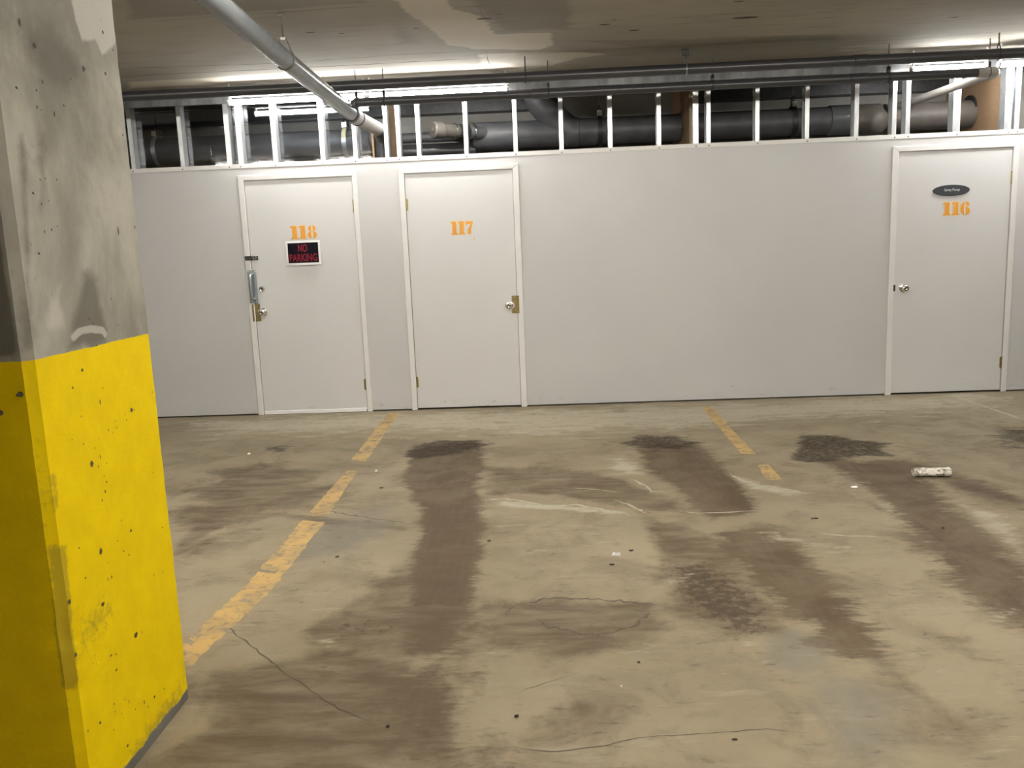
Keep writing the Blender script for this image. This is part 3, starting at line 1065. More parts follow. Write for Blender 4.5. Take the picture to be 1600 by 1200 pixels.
mb = MB()
fit_text(mb, 'Sump Pump', C[0] - .058, C[0] + .068, C[2] - .012, C[2] + .016, lambda x, z: D - .0096, .01)
mb.build('lettering', M['plaque_text'], pq, smooth=False)

SX0, SX1, SZ0, SZ1 = -2.240, -1.938, 1.312, 1.520


def bulge(x, z):
    u = (x - SX0) / (SX1 - SX0)
    v = (z - SZ0) / (SZ1 - SZ0)
    lift = .026 * max(0, math.sin(PI * min(1, max(0, u * .9 + .02)))) * (1 - v) ** 1.6 + .006 * math.sin(PI * v)
    return D - .003 - lift


def curved_sheet(x0, x1, z0, z1, off, nx=16, nz=12, th=.0008):
    mb = MB()
    vs = []
    for s in (0, th):
        for j in range(nz + 1):
            for i in range(nx + 1):
                x, z = x0 + (x1 - x0) * i / nx, z0 + (z1 - z0) * j / nz
                vs.append((x, bulge(x, z) - off + s, z))
    n = (nx + 1) * (nz + 1)
    fs = []
    for j in range(nz):
        for i in range(nx):
            q = j * (nx + 1) + i
            fs.append((q, q + 1, q + nx + 2, q + nx + 1))
            fs.append((n + q, n + q + nx + 1, n + q + nx + 2, n + q + 1))
    for i in range(nx):
        fs.append((i, n + i, n + i + 1, i + 1))
        k = nz * (nx + 1) + i
        fs.append((k, k + 1, n + k + 1, n + k))
    for j in range(nz):
        k = j * (nx + 1)
        fs.append((k, k + nx + 1, n + k + nx + 1, n + k))
        k += nx
        fs.append((k, n + k, n + k + nx + 1, k + nx + 1))
    return mb.add(vs, fs)


sg = curved_sheet(SX0, SX1, SZ0, SZ1, 0).build('parking_sign', M['sign_white'])
tag(sg, 'white bordered black sign reading NO PARKING in red, curling off the 118 door', 'sign')
bk = curved_sheet(-2.223, -1.957, 1.331, 1.502, .0012).build('black_panel', M['sign_black'], sg)
mb = MB()
yf = lambda x, z: bulge(x, z) - .0024
fit_text(mb, 'NO', -2.132, -2.051, 1.424, 1.488, yf, .035)
fit_text(mb, 'PARKING', -2.211, -1.968, 1.343, 1.408, yf, .03)
lt = mb.build('lettering', M['sign_red'], bk, smooth=False)
lt['label'] = 'dark red words NO PARKING'

# ------------------------------------------------------------------ PILLAR
PX, PY0, PY1, PXL, CH = -1.228, 1.964, 2.594, -1.95, .021
prof = []


def seg_pts(a, b, step):
    n = max(1, int(round(math.hypot(b[0] - a[0], b[1] - a[1]) / step)))
    return [(a[0] + (b[0] - a[0]) * i / n, a[1] + (b[1] - a[1]) * i / n) for i in range(n)]


corners = [(PXL, PY0), (PX - CH, PY0), (PX, PY0 + CH), (PX, PY1 - .012), (PX - .012, PY1), (PXL, PY1)]
ring = []
for i, (a, b, st) in enumerate(zip(corners, corners[1:] + corners[:1], (.02, .007, .012, .01, .06, .06))):
    ring += seg_pts(a, b, st)
zs = np.concatenate([np.arange(0, 2.2, .0125), np.linspace(2.2, CEIL, 20)])
vs, fs = [], []
R = len(ring)


def hash3(i, j):
    return (math.sin(i * 12.9898 + j * 78.233) * 43758.5453) % 1.0


def vnoise(x, y):
    xi, yi = math.floor(x), math.floor(y)
    fx_, fy_ = x - xi, y - yi
    fx_, fy_ = fx_ * fx_ * (3 - 2 * fx_), fy_ * fy_ * (3 - 2 * fy_)
    a = hash3(xi, yi) * (1 - fx_) + hash3(xi + 1, yi) * fx_
    b = hash3(xi, yi + 1) * (1 - fx_) + hash3(xi + 1, yi + 1) * fx_
    return a * (1 - fy_) + b * fy_


for z in zs:
    for x, y in ring:
        e = math.hypot(x - (PX - CH / 2), y - (PY0 + CH / 2))
        k = math.exp(-(e / .035) ** 2)
        chip = k * (.003 + .016 * max(0, vnoise(z * 22, 3.1) - .45) * 2 * math.exp(-((z - .62) / .33) ** 2))
        e2 = math.hypot(x - PX, y - PY1)
        chip2 = math.exp(-(e2 / .03) ** 2) * .006 * vnoise(z * 18, 9.7)
        dx = -(chip * .7 + chip2 * .5) + .0012 * (vnoise(y * 30, z * 30) - .5)
        dy = chip * .7 - chip2 * .5
        foot = 0
        vs.append((x + dx + (foot if x > PX - .05 else 0), y + dy, z))
for j in range(len(zs) - 1):
    for i in range(R):
        i2 = (i + 1) % R
        fs.append((j * R + i, j * R + i2, (j + 1) * R + i2, (j + 1) * R + i))
mb = MB().add(vs, fs)
mb.add([(x, y, 0) for x, y in ring], [tuple(range(R))[::-1]])
mb.add([(x, y, CEIL) for x, y in ring], [tuple(range(R))])
# air holes and chips in the pillar's side face
HOLES = [(130, 107, 4, 5), (164, 115, 2.4, 3.2), (66, 128, 2.2, 4), (25, 137, 3, 3), (56, 141, 2, 2.4), (84, 178, 2.2, 6), (99, 165, 2, 2), (57, 167, 2, 3), (64, 172, 1.6, 1.4), (110, 123, 2.2, 1.6), (53, 72, 4, 6), (30, 35, 3, 9), (62, 281, 1.6, 2.4), (70, 279, 1.4, 2), (88, 281, 1.4, 2.2), (51, 302, 2.6, 3), (64, 319, 2, 2.4), (75, 314, 1.8, 1.2), (80, 359, 1.6, 3.6), (69, 362, 1.4, 3.4), (89, 354, 1.2, 1.4), (184, 360, 1.8, 8), (210, 355, 1.6, 3), (60, 396, 3, 2.4), (48, 382, 1, 2.2), (80, 461, 1.2, 1.4), (139, 498, 2, 3), (145, 505, 2, 2), (173, 467, 1.4, 1.4), (184, 508, 1.2, 1.6), (160, 50, 2, 4), (176, 78, 1.4, 2), (191, 211, 1.6, 2), (36, 507, 3, 3), (35, 525, 1.4, 3), (150, 540, 3.5, 1.4)]
HOLESY = [(128, 578, 3, 4), (113, 606, 1.6, 3), (160, 606, 1.4, 2), (156, 628, 1.6, 6), (205, 641, 4, 4.6), (209, 640, 1, 2), (195, 648, 1.2, 1.4), (197, 656, 1.2, 1.6), (180, 658, 1.4, 1.4), (169, 672, 1.6, 2.4), (182, 668, 1, 2), (176, 676, 1, 1.4), (154, 685, 1.2, 1.6), (112, 687, 1, 1.8), (130, 694, 1.2, 3), (148, 700, 1, 3), (156, 714, 1.4, 5), (143, 725, 4.6, 7), (153, 729, 1.4, 3), (166, 724, 1.2, 2), (162, 744, 1.4, 1), (166, 753, 1.8, 3), (164, 768, 2, 4), (159, 782, 1.6, 2.4), (55, 661, 3, 4), (112, 730, 1, 1), (126, 651, 1.2, 2.6), (238, 738, 1, 1.2), (238, 613, 1, 2),
           (157, 861, 4.6, 8), (204, 829, 3, 3), (193, 861, 1.4, 2.4), (201, 867, 1.4, 3), (183, 845, 1, 2), (168, 879, 1.6, 1), (133, 903, 1.8, 3), (174, 902, 1.4, 4), (253, 824, 1.8, 1.8), (240, 898, 1, 2.4), (254, 894, 1, 2.4), (168, 905, 1, 4), (189, 813, 1, 2), (123, 856, 2, 2), (160, 944, 5, 5), (212, 992, 5, 8), (221, 988, 1, 3), (173, 1024, 4, 2), (181, 1022, 1.8, 2), (145, 1037, 1, 1.4), (150, 1037, 1, 1.4), (148, 1024, 1, 1.4), (201, 1061, 1, 1.2), (181, 1047, 4, 2), (201, 1096, 1.2, 5), (194, 1093, 2, 1.4), (178, 1100, 1.6, 2), (179, 1112, 1.2, 2.4), (190, 1115, 1.2, 1.8), (211, 1108, 1.6, 1.8), (156, 1129, 2.8, 4), (137, 1142, 1.4, 2.6), (177, 1140, 2, 1.4), (225, 1097, 1.4, 5), (241, 1089, 2.4, 4), (256, 1076, 1.2, 2.6), (231, 1104, 1.4, 3), (199, 1165, 3, 4), (108, 940, 4, 6), (100, 930, 2, 5), (97, 915, 3, 3), (112, 1005, 5, 5), (107, 995, 3, 3), (118, 1022, 3, 6), (90, 855, 3, 4), (88, 870, 2.5, 3), (115, 1065, 4, 3)]
for mi_, lst in ((1, HOLES), (2, HOLESY)):
    for x, y, rx, ry in lst:
        c = on_x(x, y, PX)
        if c[1] < PY0 + CH + .004:
            continue
        s = abs(c[1]) / F_PX * .85
        n = 9
        pts = []
        for k in range(n):
            t = 2 * PI * k / n
            q = rng.uniform(.65, 1.15)
            pts.append((PX + .0013, c[1] + 1.55 * rx * s * q * math.cos(t) * .9, c[2] + ry * s * q * math.sin(t)))
        mb.add(pts, [tuple(range(n))], mi_)
pillar = mb.build('concrete_pillar', [M['pillar'], M['hole'], M['hole_yellow']], origin=(0, 0, 0), angle=28)
tag(pillar, 'thick square concrete pillar painted yellow up to chest height', 'pillar', kind='thing')
co = np.array(mb.v)
at = np.zeros((len(co), 4))
at[:, 3] = 1
side = lambda pts: [(p[1], p[2]) for p in (on_x(x, y, PX) for x, y in pts)]
front = lambda pts: [(p[0], p[2]) for p in (on_y(x, y, PY0) for x, y in pts)]
isR = co[:, 0] > PX - .03
for ch, lst in ((0, [([(128, 420), (156, 425), (160, 478), (170, 515), (165, 545), (105, 550), (112, 500), (122, 460)], .05, .95), ([(20, 15), (80, 20), (115, 60), (140, 110), (120, 180), (60, 150), (25, 70)], .10, .85), ([(60, 0), (110, 10), (130, 60), (70, 60)], .08, .6), ([(45, 180), (80, 200), (85, 300), (60, 420), (50, 300)], .05, .65), ([(20, 200), (45, 180), (60, 560), (40, 560)], .03, .62)]),
                (1, [([(108, -10), (178, -10), (182, 70), (160, 85), (148, 62), (128, 65), (118, 30)], .03, 1.0), ([(60, 440), (105, 420), (110, 520), (60, 555)], .06, .6)]),
                (2, [([(86, 850), (104, 850), (112, 930), (120, 1010), (126, 1080), (108, 1080), (96, 940)], .012, 1.0), ([(75, 730), (90, 740), (96, 800), (84, 800)], .012, .8), ([(120, 950), (180, 910), (190, 970), (140, 1030), (110, 1060)], .08, .75), ([(180, 1200), (230, 1120), (292, 1040), (292, 1100), (215, 1200)], .06, .8), ([(60, 560), (66, 700), (85, 900), (120, 1200), (137, 1200), (110, 1000), (85, 800), (60, 600)], .02, .7)])):
    for poly, w, k in lst:
        v = soft(sdf(co[:, 1], co[:, 2], side(poly)), w, k)
        at[:, ch] = np.where(isR, np.maximum(at[:, ch], v), at[:, ch])
st = soft(sdf_line(co[:, 1], co[:, 2], side([(114, 528), (124, 518), (142, 514), (160, 516), (165, 523)]), .010), .010, 1.0)
at[:, 1] = np.where(isR, np.maximum(at[:, 1], st), at[:, 1])
isF = (~isR) & (co[:, 1] < PY0 + .02)  # front face: darker areas along its left edge
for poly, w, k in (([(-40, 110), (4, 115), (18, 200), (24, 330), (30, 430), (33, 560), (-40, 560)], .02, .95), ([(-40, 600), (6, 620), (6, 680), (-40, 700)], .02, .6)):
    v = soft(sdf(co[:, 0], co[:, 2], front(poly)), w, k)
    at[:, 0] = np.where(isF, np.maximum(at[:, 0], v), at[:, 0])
a = pillar.data.attributes.new('stain_a', 'FLOAT_COLOR', 'POINT')
a.data.foreach_set('color', at.astype(np.float32).ravel())

# two old anchors in the shaded front face
for x, y in ((32, 616), (1, 645)):
    c = on_y(x, y, PY0)
    mb = MB().lathe_y(c[0], PY0 + .002, c[2], [(0, .0065), (.004, .0065), (.005, .004), (.014, .0035), (.015, .001)], 14)
    mb.build('anchor_bolt', M['rod'], pillar)

# ------------------------------------------------------------------ STUDS, TRACK, BOARDS
ORD = ['first', 'second', 'third', 'fourth', 'fifth', 'sixth', 'seventh', 'eighth', 'ninth', 'tenth', 'eleventh', 'twelfth', 'thirteenth', 'fourteenth', 'fifteenth', 'sixteenth', 'seventeenth', 'eighteenth', 'nineteenth', 'twentieth', 'twenty-first', 'twenty-second', 'twenty-third', 'twenty-fourth', 'twenty-fifth']


def stud_mesh(x, w=.035):
    """C-shaped light steel stud: web on the right, two flanges and two lips open to the left"""
    t = .0012
    y0, y1 = STUD_Y, STUD_Y + .092
    z0, z1 = 2.12, CEIL - .012
    h = w / 2
    pr = [(x - h, y0), (x + h, y0), (x + h, y1), (x - h, y1), (x - h, y1 - .008), (x - h + t, y1 - .008), (x - h + t, y1 - t), (x + h - t, y1 - t), (x + h - t, y0 + t), (x - h + t, y0 + t), (x - h + t, y0 + .008), (x - h, y0 + .008)]
    n = len(pr)
    mb = MB()
    vs = [(a, b, z0) for a, b in pr] + [(a, b, z1) for a, b in pr]
    fs = [(i, (i + 1) % n, (i + 1) % n + n, i + n) for i in range(n)]
    fs += [tuple(range(n))[::-1], tuple(range(n, 2 * n))]
    return mb.add(vs, fs)


def stud_label(i, x):
    n = len(STUDS)
    if i < 13:
        return 'upright galvanized steel stud above the white wall, %s from the left end' % ORD[i]
    return 'upright galvanized steel stud above the white wall, %s from the right end' % ORD[n - 1 - i]


st0 = None
wides = {-3.507: .035, -2.669: .042, -2.569: .046, -2.270: .040, -1.862: .040, 1.280: .046, 3.405: .060, 3.818: .060, 3.890: .04}
for i, x in enumerate(STUDS):
    if x in wides:
        o = stud_mesh(x, wides[x]).build('metal_stud', M['galv'], smooth=False)
    elif st0 is None:
        st0 = o = stud_mesh(x).build('metal_stud', M['galv'], smooth=False)
        x_st0 = x
    else:
        o = st0.copy()
        o.location = st0.location + Vector((x - x_st0, 0, 0))
        COL.objects.link(o)
    tag(o, stud_label(i, x), 'stud', 'metal studs above the white wall')

mb = MB()
tx0, tx1 = -3.60, 5.5
mb.box(tx0, 0.365, STUD_Y - .0015, STUD_Y, 2.682, CEIL - .001)
mb.box(0.365, tx1, STUD_Y - .0035, STUD_Y - .002, 2.680, CEIL - .001)
mb.box(tx0, tx1, STUD_Y, STUD_Y + .092, CEIL - .009, CEIL - .0075)
mb.box(tx0, tx1, STUD_Y + .093, STUD_Y + .0945, 2.70, CEIL - .001)
tr = mb.build('metal_track', M['track'], smooth=False)
tag(tr, 'long bright steel channel along the ceiling holding the stud tops', 'track')

for (bx, y0, y1, z0, z1), lab in (((-1.315, STUD_Y + .10, 8.2, 2.12, 2.78), 'tan board partition right of the sloping pipe end'),
                                  ((-1.447, STUD_Y + .10, 7.78, 2.12, 2.44), 'short tan board edge left of the sloping pipe end'),
                                  ((1.252, STUD_Y + .10, REAR, 2.12, 2.79), 'shadowed tan board partition behind the middle studs'),
                                  ((3.800, STUD_Y + .10, REAR, 2.12, 2.79), 'tan board partition at the far right above door 116')):
    o = MB().box(bx - .008, bx + .008, y0, y1, z0, z1).build('partition_board', M['board'], smooth=False)
    tag(o, lab, 'partition', 'tan boards between the lockers', 'thing')

# clear plastic sheets behind the left studs
for (a, b), lab in (((-3.60, -2.865), 'clear plastic sheet behind the studs next to the pillar'), ((-2.860, -1.465), 'clear plastic sheet above door 118 mirroring the lit tube')):
    o = MB().box(a, b, STUD_Y + .098, STUD_Y + .1005, 2.13, 2.79).build('plastic_sheet', M['glass'], smooth=False)
    tag(o, lab, 'plastic sheet', 'clear sheets behind the studs')

# ------------------------------------------------------------------ BIG DRAIN PIPE behind the studs
BY, BZ, BR = 8.0, 2.388, .118


def ring_band(mb, x0, x1, r, mi=0):
    mb.tube([(x0, BY, BZ), (x0 + .004, BY, BZ), (x1 - .004, BY, BZ), (x1, BY, BZ)], [r - .006, r, r, r - .006], 36, mi=mi)


rt = empty('drain_pipe', (-2.5, BY, BZ - BR), 'thick charcoal drain pipe running behind the left plastic sheets', 'pipe', 'thick drain pipe runs behind the studs')
MB().tube([(-5.0, BY, BZ), (-1.33, BY, BZ)], BR, 40).build('pipe_run', M['pipe_big'], rt)
mb = MB()
ring_band(mb, -1.66, -1.55, BR + .014)
mb.build('coupling', M['pipe_big'], rt)

rt = empty('drain_pipe', (.2, BY, BZ - BR), 'thick charcoal drain pipe with capped cleanout and wye, above door 117', 'pipe', 'thick drain pipe runs behind the studs')
MB().tube([(-.55, BY, BZ), (1.24, BY, BZ)], BR, 40).build('pipe_run', M['pipe_big'], rt)
MB().tube([(-1.305, BY + .03, 2.405), (-.80, BY + .03, 2.405), (-.68, BY + .01, 2.40), (-.55, BY, BZ)], [.045, .045, .07, BR], 32).build('reducer', M['pipe_big'], rt)
MB().tube([(-1.305, BY + .02, 2.275), (-.60, BY + .02, 2.275)], .072, 32).build('lower_run', M['pipe_dark'], rt)  # added dark pipe standing in for shade below the small pipe
mb = MB()
ring_band(mb, -.62, -.20, BR + .004)
mb.build('coupling', M['pipe_big'], rt)
mb = MB()
ring_band(mb, .22, .335, BR + .008)
mb.build('coupling', M['pipe_big'], rt)
mb = MB()
mb.tube([(-.02, BY - .02, CEIL - .002), (-.02, BY - .02, 2.70), (.01, BY - .02, 2.645), (.13, BY - .02, 2.50), (.25, BY, 2.40), (.30, BY, BZ)], .128, 36)
mb.build('wye_branch', M['pipe_big'], rt)
mb = MB()
c0, c1 = Vector((-.50, BY - .06, 2.405)), Vector(on_y(676, 203, 7.62))
dr = (c1 - c0)
mb.tube([c0, c0 + dr * .62], .060, 30)
co_ = mb.build('cleanout', M['pipe_big'], rt)
mb = MB()
mb.tube([c0 + dr * .34, c0 + dr * .36, c0 + dr * .52, c0 + dr * .54], [.060, .066, .066, .060], 30)
mb.build('rubber_collar', M['rubber'], co_)
mb = MB()
mb.tube([c0 + dr * .54, c0 + dr * .83], .062, 30)
mb.build('cap_sleeve', M['pipe_cap'], co_)
mb = MB()
mb.tube([c0 + dr * .80, c0 + dr * .82, c0 + dr * .985, c0 + dr], [.062, .071, .071, .064], 30)
mb.tube([c0 + dr, c0 + dr * 1.02], .022, 16)
mb.build('cap', M['pipe_cap'], co_)
mb = MB()
for q in (.28, .60):
    p = c0 + dr * q
    uu = dr.normalized().cross(Vector((0, 0, 1))).normalized()
    ww = dr.normalized().cross(uu)
    rr_ = .082 if q < .5 else .064
    mb.tube([p + (uu * math.cos(t) + ww * math.sin(t)) * rr_ for t in np.linspace(0, 2 * PI, 33)], .004, 8, caps=False)
mb.build('clamp_ring', M['chrome'], co_)

rt = empty('drain_pipe', (2.2, BY, BZ - BR), 'thick charcoal drain pipe right of middle board, ending in a tilted bend', 'pipe', 'thick drain pipe runs behind the studs')
MB().tube([(1.262, BY, BZ), (2.62, BY, BZ)], BR, 40).build('pipe_run', M['pipe_big'], rt)
mb = MB()
ring_band(mb, 2.545, 2.79, BR + .010)
mb.build('coupling', M['pipe_grey'], rt)
mb = MB()
mb.tube([(2.70, BY, BZ), (2.80, BY - .01, BZ - .005), (2.90, BY - .05, BZ - .02), (2.945, BY - .10, BZ - .042), (2.965, BY - .125, BZ - .052), (2.978, BY - .142, BZ - .058), (2.986, BY - .152, BZ - .062)], [BR + .004, BR + .004, BR + .002, BR - .004, BR - .018, BR - .045, BR - .085], 36)
mb.build('bend', M['pipe_cap'], rt)
mb = MB()
mb.tube([(2.66, BY + .02, BZ + .005), (3.0, BY + .02, BZ + .005)], BR + .006, 36)
mb.build('sleeve', M['pipe_big_dusty'], rt)

rt = empty('drain_pipe', (3.4, BY, BZ - BR), 'dusty brown-grey drain pipe entering the tan board above door 116', 'pipe', 'thick drain pipe runs behind the studs')
MB().tube([(3.03, BY, BZ), (3.79, BY, BZ)], BR, 40).build('pipe_run', M['pipe_big_dusty'], rt)
mb = MB()
mb.tube([(3.770, BY + .02, BZ + .03), (3.791, BY + .02, BZ + .03)], BR + .012, 36)
mb.build('board_hole', M['rubber'], rt)

# dark steel joist against the rear wall
for a, b, lab in ((-4.8, -.115, 'dark steel beam high behind the left pipes'), (1.28, 3.78, 'dark steel beam high behind the right pipes')):
    mb = MB()
    mb.box(a, b, REAR - .16, REAR - .005, CEIL - .012, CEIL - .002)
    mb.box(a, b, REAR - .09, REAR - .075, 2.665, CEIL - .012)
    mb.box(a, b, REAR - .16, REAR - .005, 2.655, 2.665)
    o = mb.build('steel_beam', M['dark_metal'], smooth=False)
    tag(o, lab, 'beam', 'steel beams by the rear wall', 'thing')


# hangers carrying the big pipe
def strap(x, lab, bright, label_strip=False):
    r = empty('pipe_hanger', (x, BY, BZ), lab, 'pipe hanger', 'hangers of the thick drain pipe')
    mb = MB()
    ri, ro = BR + .015, BR + .018
    n = 40
    vs, fs = [], []
    for k in range(n):
        t = 2 * PI * k / n
        for rad, xx in ((ri, x - .02), (ro, x - .02), (ro, x + .02), (ri, x + .02)):
            vs.append((xx, BY + rad * math.cos(t), BZ + rad * math.sin(t)))
    for k in range(n):
        k2 = (k + 1) % n
        for q in range(4):
            q2 = (q + 1) % 4
            fs.append((4 * k + q, 4 * k + q2, 4 * k2 + q2, 4 * k2 + q))
    mb.add(vs, fs)
    mb.build('strap', M['galv'] if bright else M['dark_metal'], r)
    mb = MB()
    zt = BZ + ro
    vs, fs = [], []
    mb.tube([(x - .02, BY - .05, zt - .02), (x - .015, BY - .04, zt + .05), (x, BY - .01, zt + .085), (x + .015, BY + .02, zt + .05), (x + .02, BY + .03, zt)], .009, 10)
    mb.build('yoke', M['dark_metal'], r)
    MB().tube([(x, BY - .01, zt + .085), (x, BY - .01, CEIL - .001)], .005, 8).build('rod', M['rod'], r)
    mb = MB()
    mb.box(x - .022, x + .022, BY - .085, BY - .055, zt - .015, zt + .035)
    mb.build('clip', M['chrome'], r, smooth=False, bevel=.003)
    if label_strip:
        n = 10
        vs, fs = [], []
        for k in range(n + 1):
            t = math.radians(120 + 50 * k / n)
            for xx in (x - .018, x + .018):
                vs.append((xx, BY + (ro + .002) * math.cos(t), BZ + (ro + .002) * math.sin(t)))
        for k in range(n):
            fs.append((2 * k, 2 * k + 1, 2 * k + 3, 2 * k + 2))
        MB().add(vs, fs).build('label_tape', M['label'], r)
    return r


strap(-3.52, 'bright strap hanger round the thick pipe beside the pillar', True)
strap(-1.775, 'strap hanger with cream label tape behind the plastic above door 118', True, True)
strap(.52, 'dark strap hanger with small steel clip right of the wye', False)
strap(2.23, 'black hanger with two bright clips behind the right studs', False)

# ------------------------------------------------------------------ PIPES IN FRONT OF THE WALL
# long upper pipe
P1Y, P1Z, P1R = 6.71, 2.652, .038
rt = empty('sprinkler_pipe', (0, P1Y, P1Z - P1R), 'long thin dark pipe under the ceiling above the tube lights', 'pipe')
MB().tube([(-5.2, P1Y, P1Z), (6.5, P1Y, P1Z)], P1R, 24).build('pipe_run', M['pipe_dark'], rt)
mb = MB()
for x in (-3.9, 2.36, 4.6):
    mb.tube([(x - .05, P1Y, P1Z), (x - .045, P1Y, P1Z), (x + .045, P1Y, P1Z), (x + .05, P1Y, P1Z)], [P1R, P1R + .005, P1R + .005, P1R], 24)
    mb.build('coupling', M['pipe_dark'], rt)
    mb = MB()


def ring_hanger(x, lab, style):
    r = empty('pipe_hanger', (x, P1Y, P1Z), lab, 'pipe hanger', 'hangers of the upper dark pipe')
    mb = MB()
    R_ = P1R + .004
    pts = [(x, P1Y + R_ * math.cos(t), P1Z + R_ * math.sin(t)) for t in np.linspace(math.radians(130), math.radians(410), 26)]
    pts = [(x, P1Y - .004, P1Z + .072)] + pts + [(x, P1Y + .004, P1Z + .072)]
    mb.tube(pts, .0045, 8)
    mb.build('loop', M['dark_metal'] if style != 'c' else M['zinc'], r)
    MB().tube([(x, P1Y, P1Z + .068), (x, P1Y, CEIL - .001)], .0055, 10).build('rod', M['rod'], r)
    if style == 'c':
        mb = MB()
        mb.box(x - .022, x - .016, P1Y - .02, P1Y + .02, CEIL - .045, CEIL - .001)
        mb.box(x + .016, x + .022, P1Y - .02, P1Y + .02, CEIL - .045, CEIL - .001)
        mb.box(x - .028, x + .028, P1Y - .022, P1Y + .022, CEIL - .007, CEIL - .001)
        mb.box(x - .024, x + .024, P1Y - .02, P1Y + .02, CEIL - .05, CEIL - .044)
        mb.build('bracket', M['dark_metal'], r, smooth=False)
    return r


ring_hanger(-.108, 'rod and loop hanger on the upper dark pipe above door 117', 'a')
ring_hanger(1.088, 'boxy bracket hanger on the upper dark pipe near the middle', 'c')
ring_hanger(3.355, 'forked rod hanger on the upper dark pipe above door 116', 'a')

# lower pipe with its drop into the sloping pipe and its branch through the studs
P2Y, P2Z, P2R = 6.9, 2.558, .034
rt = empty('conduit_pipe', (.9, P2Y, P2Z - P2R), 'dark grey pipe just below the tube lights with a pale branch at its right end', 'pipe')
MB().tube([(-1.40, P2Y, P2Z), (3.34, P2Y, P2Z)], P2R, 24).build('pipe_run', M['pipe_dark'], rt)
MB().tube([(-1.38, P2Y, P2Z), (-1.43, P2Y, P2Z), (-1.452, P2Y, P2Z - .012), (-1.458, P2Y, P2Z - .05)], [.034, .038, .038, .036], 20).build('elbow', M['pipe_dark'], rt)
for x in (2.42, .0):
    mb = MB().tube([(x - .07, P2Y, P2Z), (x - .065, P2Y, P2Z), (x + .065, P2Y, P2Z), (x + .07, P2Y, P2Z)], [P2R, P2R + .005, P2R + .005, P2R], 24)
    mb.build('coupling', M['pipe_dark'], rt)
p_end = Vector(on_y(1405, 166, 7.93))
p_st = Vector((3.45, P2Y + .04, P2Z))
mb = MB().tube([(3.30, P2Y, P2Z), (3.38, P2Y, P2Z), (3.43, P2Y + .012, P2Z), p_st, p_st + (p_end - p_st) * .07], [.038, .040, .040, .040, .039], 20)
mb.build('elbow', M['pipe_light'], rt)
br = MB().tube([p_st, p_end], .033, 24).build('branch', M['pipe_light'], rt)
br['label'] = 'pale grey branch slanting back between the studs'

for x, lab in ((-1.430, 'thin threaded rod in front of the lit tube next to the sloping pipe'), (-1.215, 'thin threaded rod crossing the lit tube above door 117'), (.062, 'thin threaded rod with black clip on the lower pipe, left of middle'), (1.318, 'thin threaded rod with black clip on the lower pipe, right of middle'), (2.640, 'thin threaded rod with black clip on the lower pipe above door 116'), (3.385, 'thin threaded rod beside the forked hanger at the right edge')):
    r = empty('hanger_rod', (x, P2Y, P2Z), lab, 'threaded rod', 'threaded rods of the lower pipe')
    MB().tube([(x, P2Y, P2Z + P2R), (x, P2Y, CEIL - .001)], .0045, 8).build('rod', M['rod'], r)
    mb = MB()
    mb.tube([(x, P2Y + (P2R + .004) * math.cos(t), P2Z + (P2R + .004) * math.sin(t)) for t in np.linspace(0, 2 * PI, 25)], .004, 8, caps=False)
    mb.box(x - .011, x + .011, P2Y - .011, P2Y + .011, P2Z + P2R - .002, P2Z + P2R + .04)
    mb.build('clip', M['dark_metal'], r)

# sloping grey pipe from above the viewer back into the lockers
A = [Vector(p) for p in ((-1.56, 2.9, 2.70), (-1.517, 4.2, 2.615), (-1.490, 5.214, 2.548), (-1.462, 6.80, 2.462))]
A2 = Vector((-1.452, 6.95, 2.454))
A3 = Vector((-1.383, 7.47, 2.425))
rt = empty('sloping_pipe', (-1.5, 5.2, 2.45), 'thick grey pipe sloping down from the ceiling into the wall above door 118', 'pipe')
MB().tube(A, .056, 32).build('pipe_run', M['pipe_grey'], rt)
mb = MB()
d = (A[3] - A[2]).normalized()
mb.tube([A[3] - d * .02, A[3] - d * .012, A[3] + d * .028, A[3] + d * .035], [.057, .064, .064, .058], 32)
mb.build('clamp', M['dark_metal'], rt)
mb = MB()
mb.tube([A[3] + d * .03, A2, A2 + d * .01], .060, 32)
mb.build('coupling', M['pipe_light'], rt)
mb = MB()
q = A2 + d * .002
mb.tube([q, q + d * .004, q + d * .02, q + d * .024], [.060, .065, .065, .060], 32)
mb.build('clamp', M['dark_metal'], rt)
MB().tube([A2 + d * .01, A3], .056, 32).build('outlet', M['pipe_light'], rt)
mb = MB()
e0 = (A3 - A2).normalized()
mb.tube([A3 - e0 * .005, A3 + e0 * .05 + Vector((0, 0, -.012)), A3 + e0 * .085 + Vector((0, 0, -.05)), A3 + e0 * .095 + Vector((0, 0, -.11)), A3 + e0 * .095 + Vector((0, 0, -.30))], [.062, .064, .064, .062, .060], 32)
mb.build('elbow', M['pipe_dark'], rt)
h0 = A[2]
r = empty('pipe_hanger', (h0.x, h0.y, h0.z), 'wire loop hanger with rod holding the thick sloping pipe', 'pipe hanger')
pts = [(h0.x + .059 * math.cos(t), h0.y, h0.z + .059 * math.sin(t)) for t in np.linspace(math.radians(140), math.radians(400), 30)]
pts = [(h0.x - .010, h0.y, 2.665), (h0.x - .018, h0.y, 2.660)] + pts + [(h0.x + .018, h0.y, 2.660), (h0.x + .010, h0.y, 2.665)]
MB().tube(pts, .0035, 8).build('loop', M['rod'], r)
mb = MB()
mb.box(h0.x - .014, h0.x + .014, h0.y - .008, h0.y + .008, 2.660, 2.672)
mb.build('nut', M['chrome'], r, smooth=False)
MB().tube([(h0.x, h0.y, 2.665), (h0.x, h0.y, CEIL - .001)], .0045, 8).build('rod', M['rod'], r)
mb = MB()
mb.box(h0.x - .016, h0.x + .016, h0.y - .012, h0.y + .012, CEIL - .010, CEIL - .001)
mb.build('anchor', M['rod'], r, smooth=False)

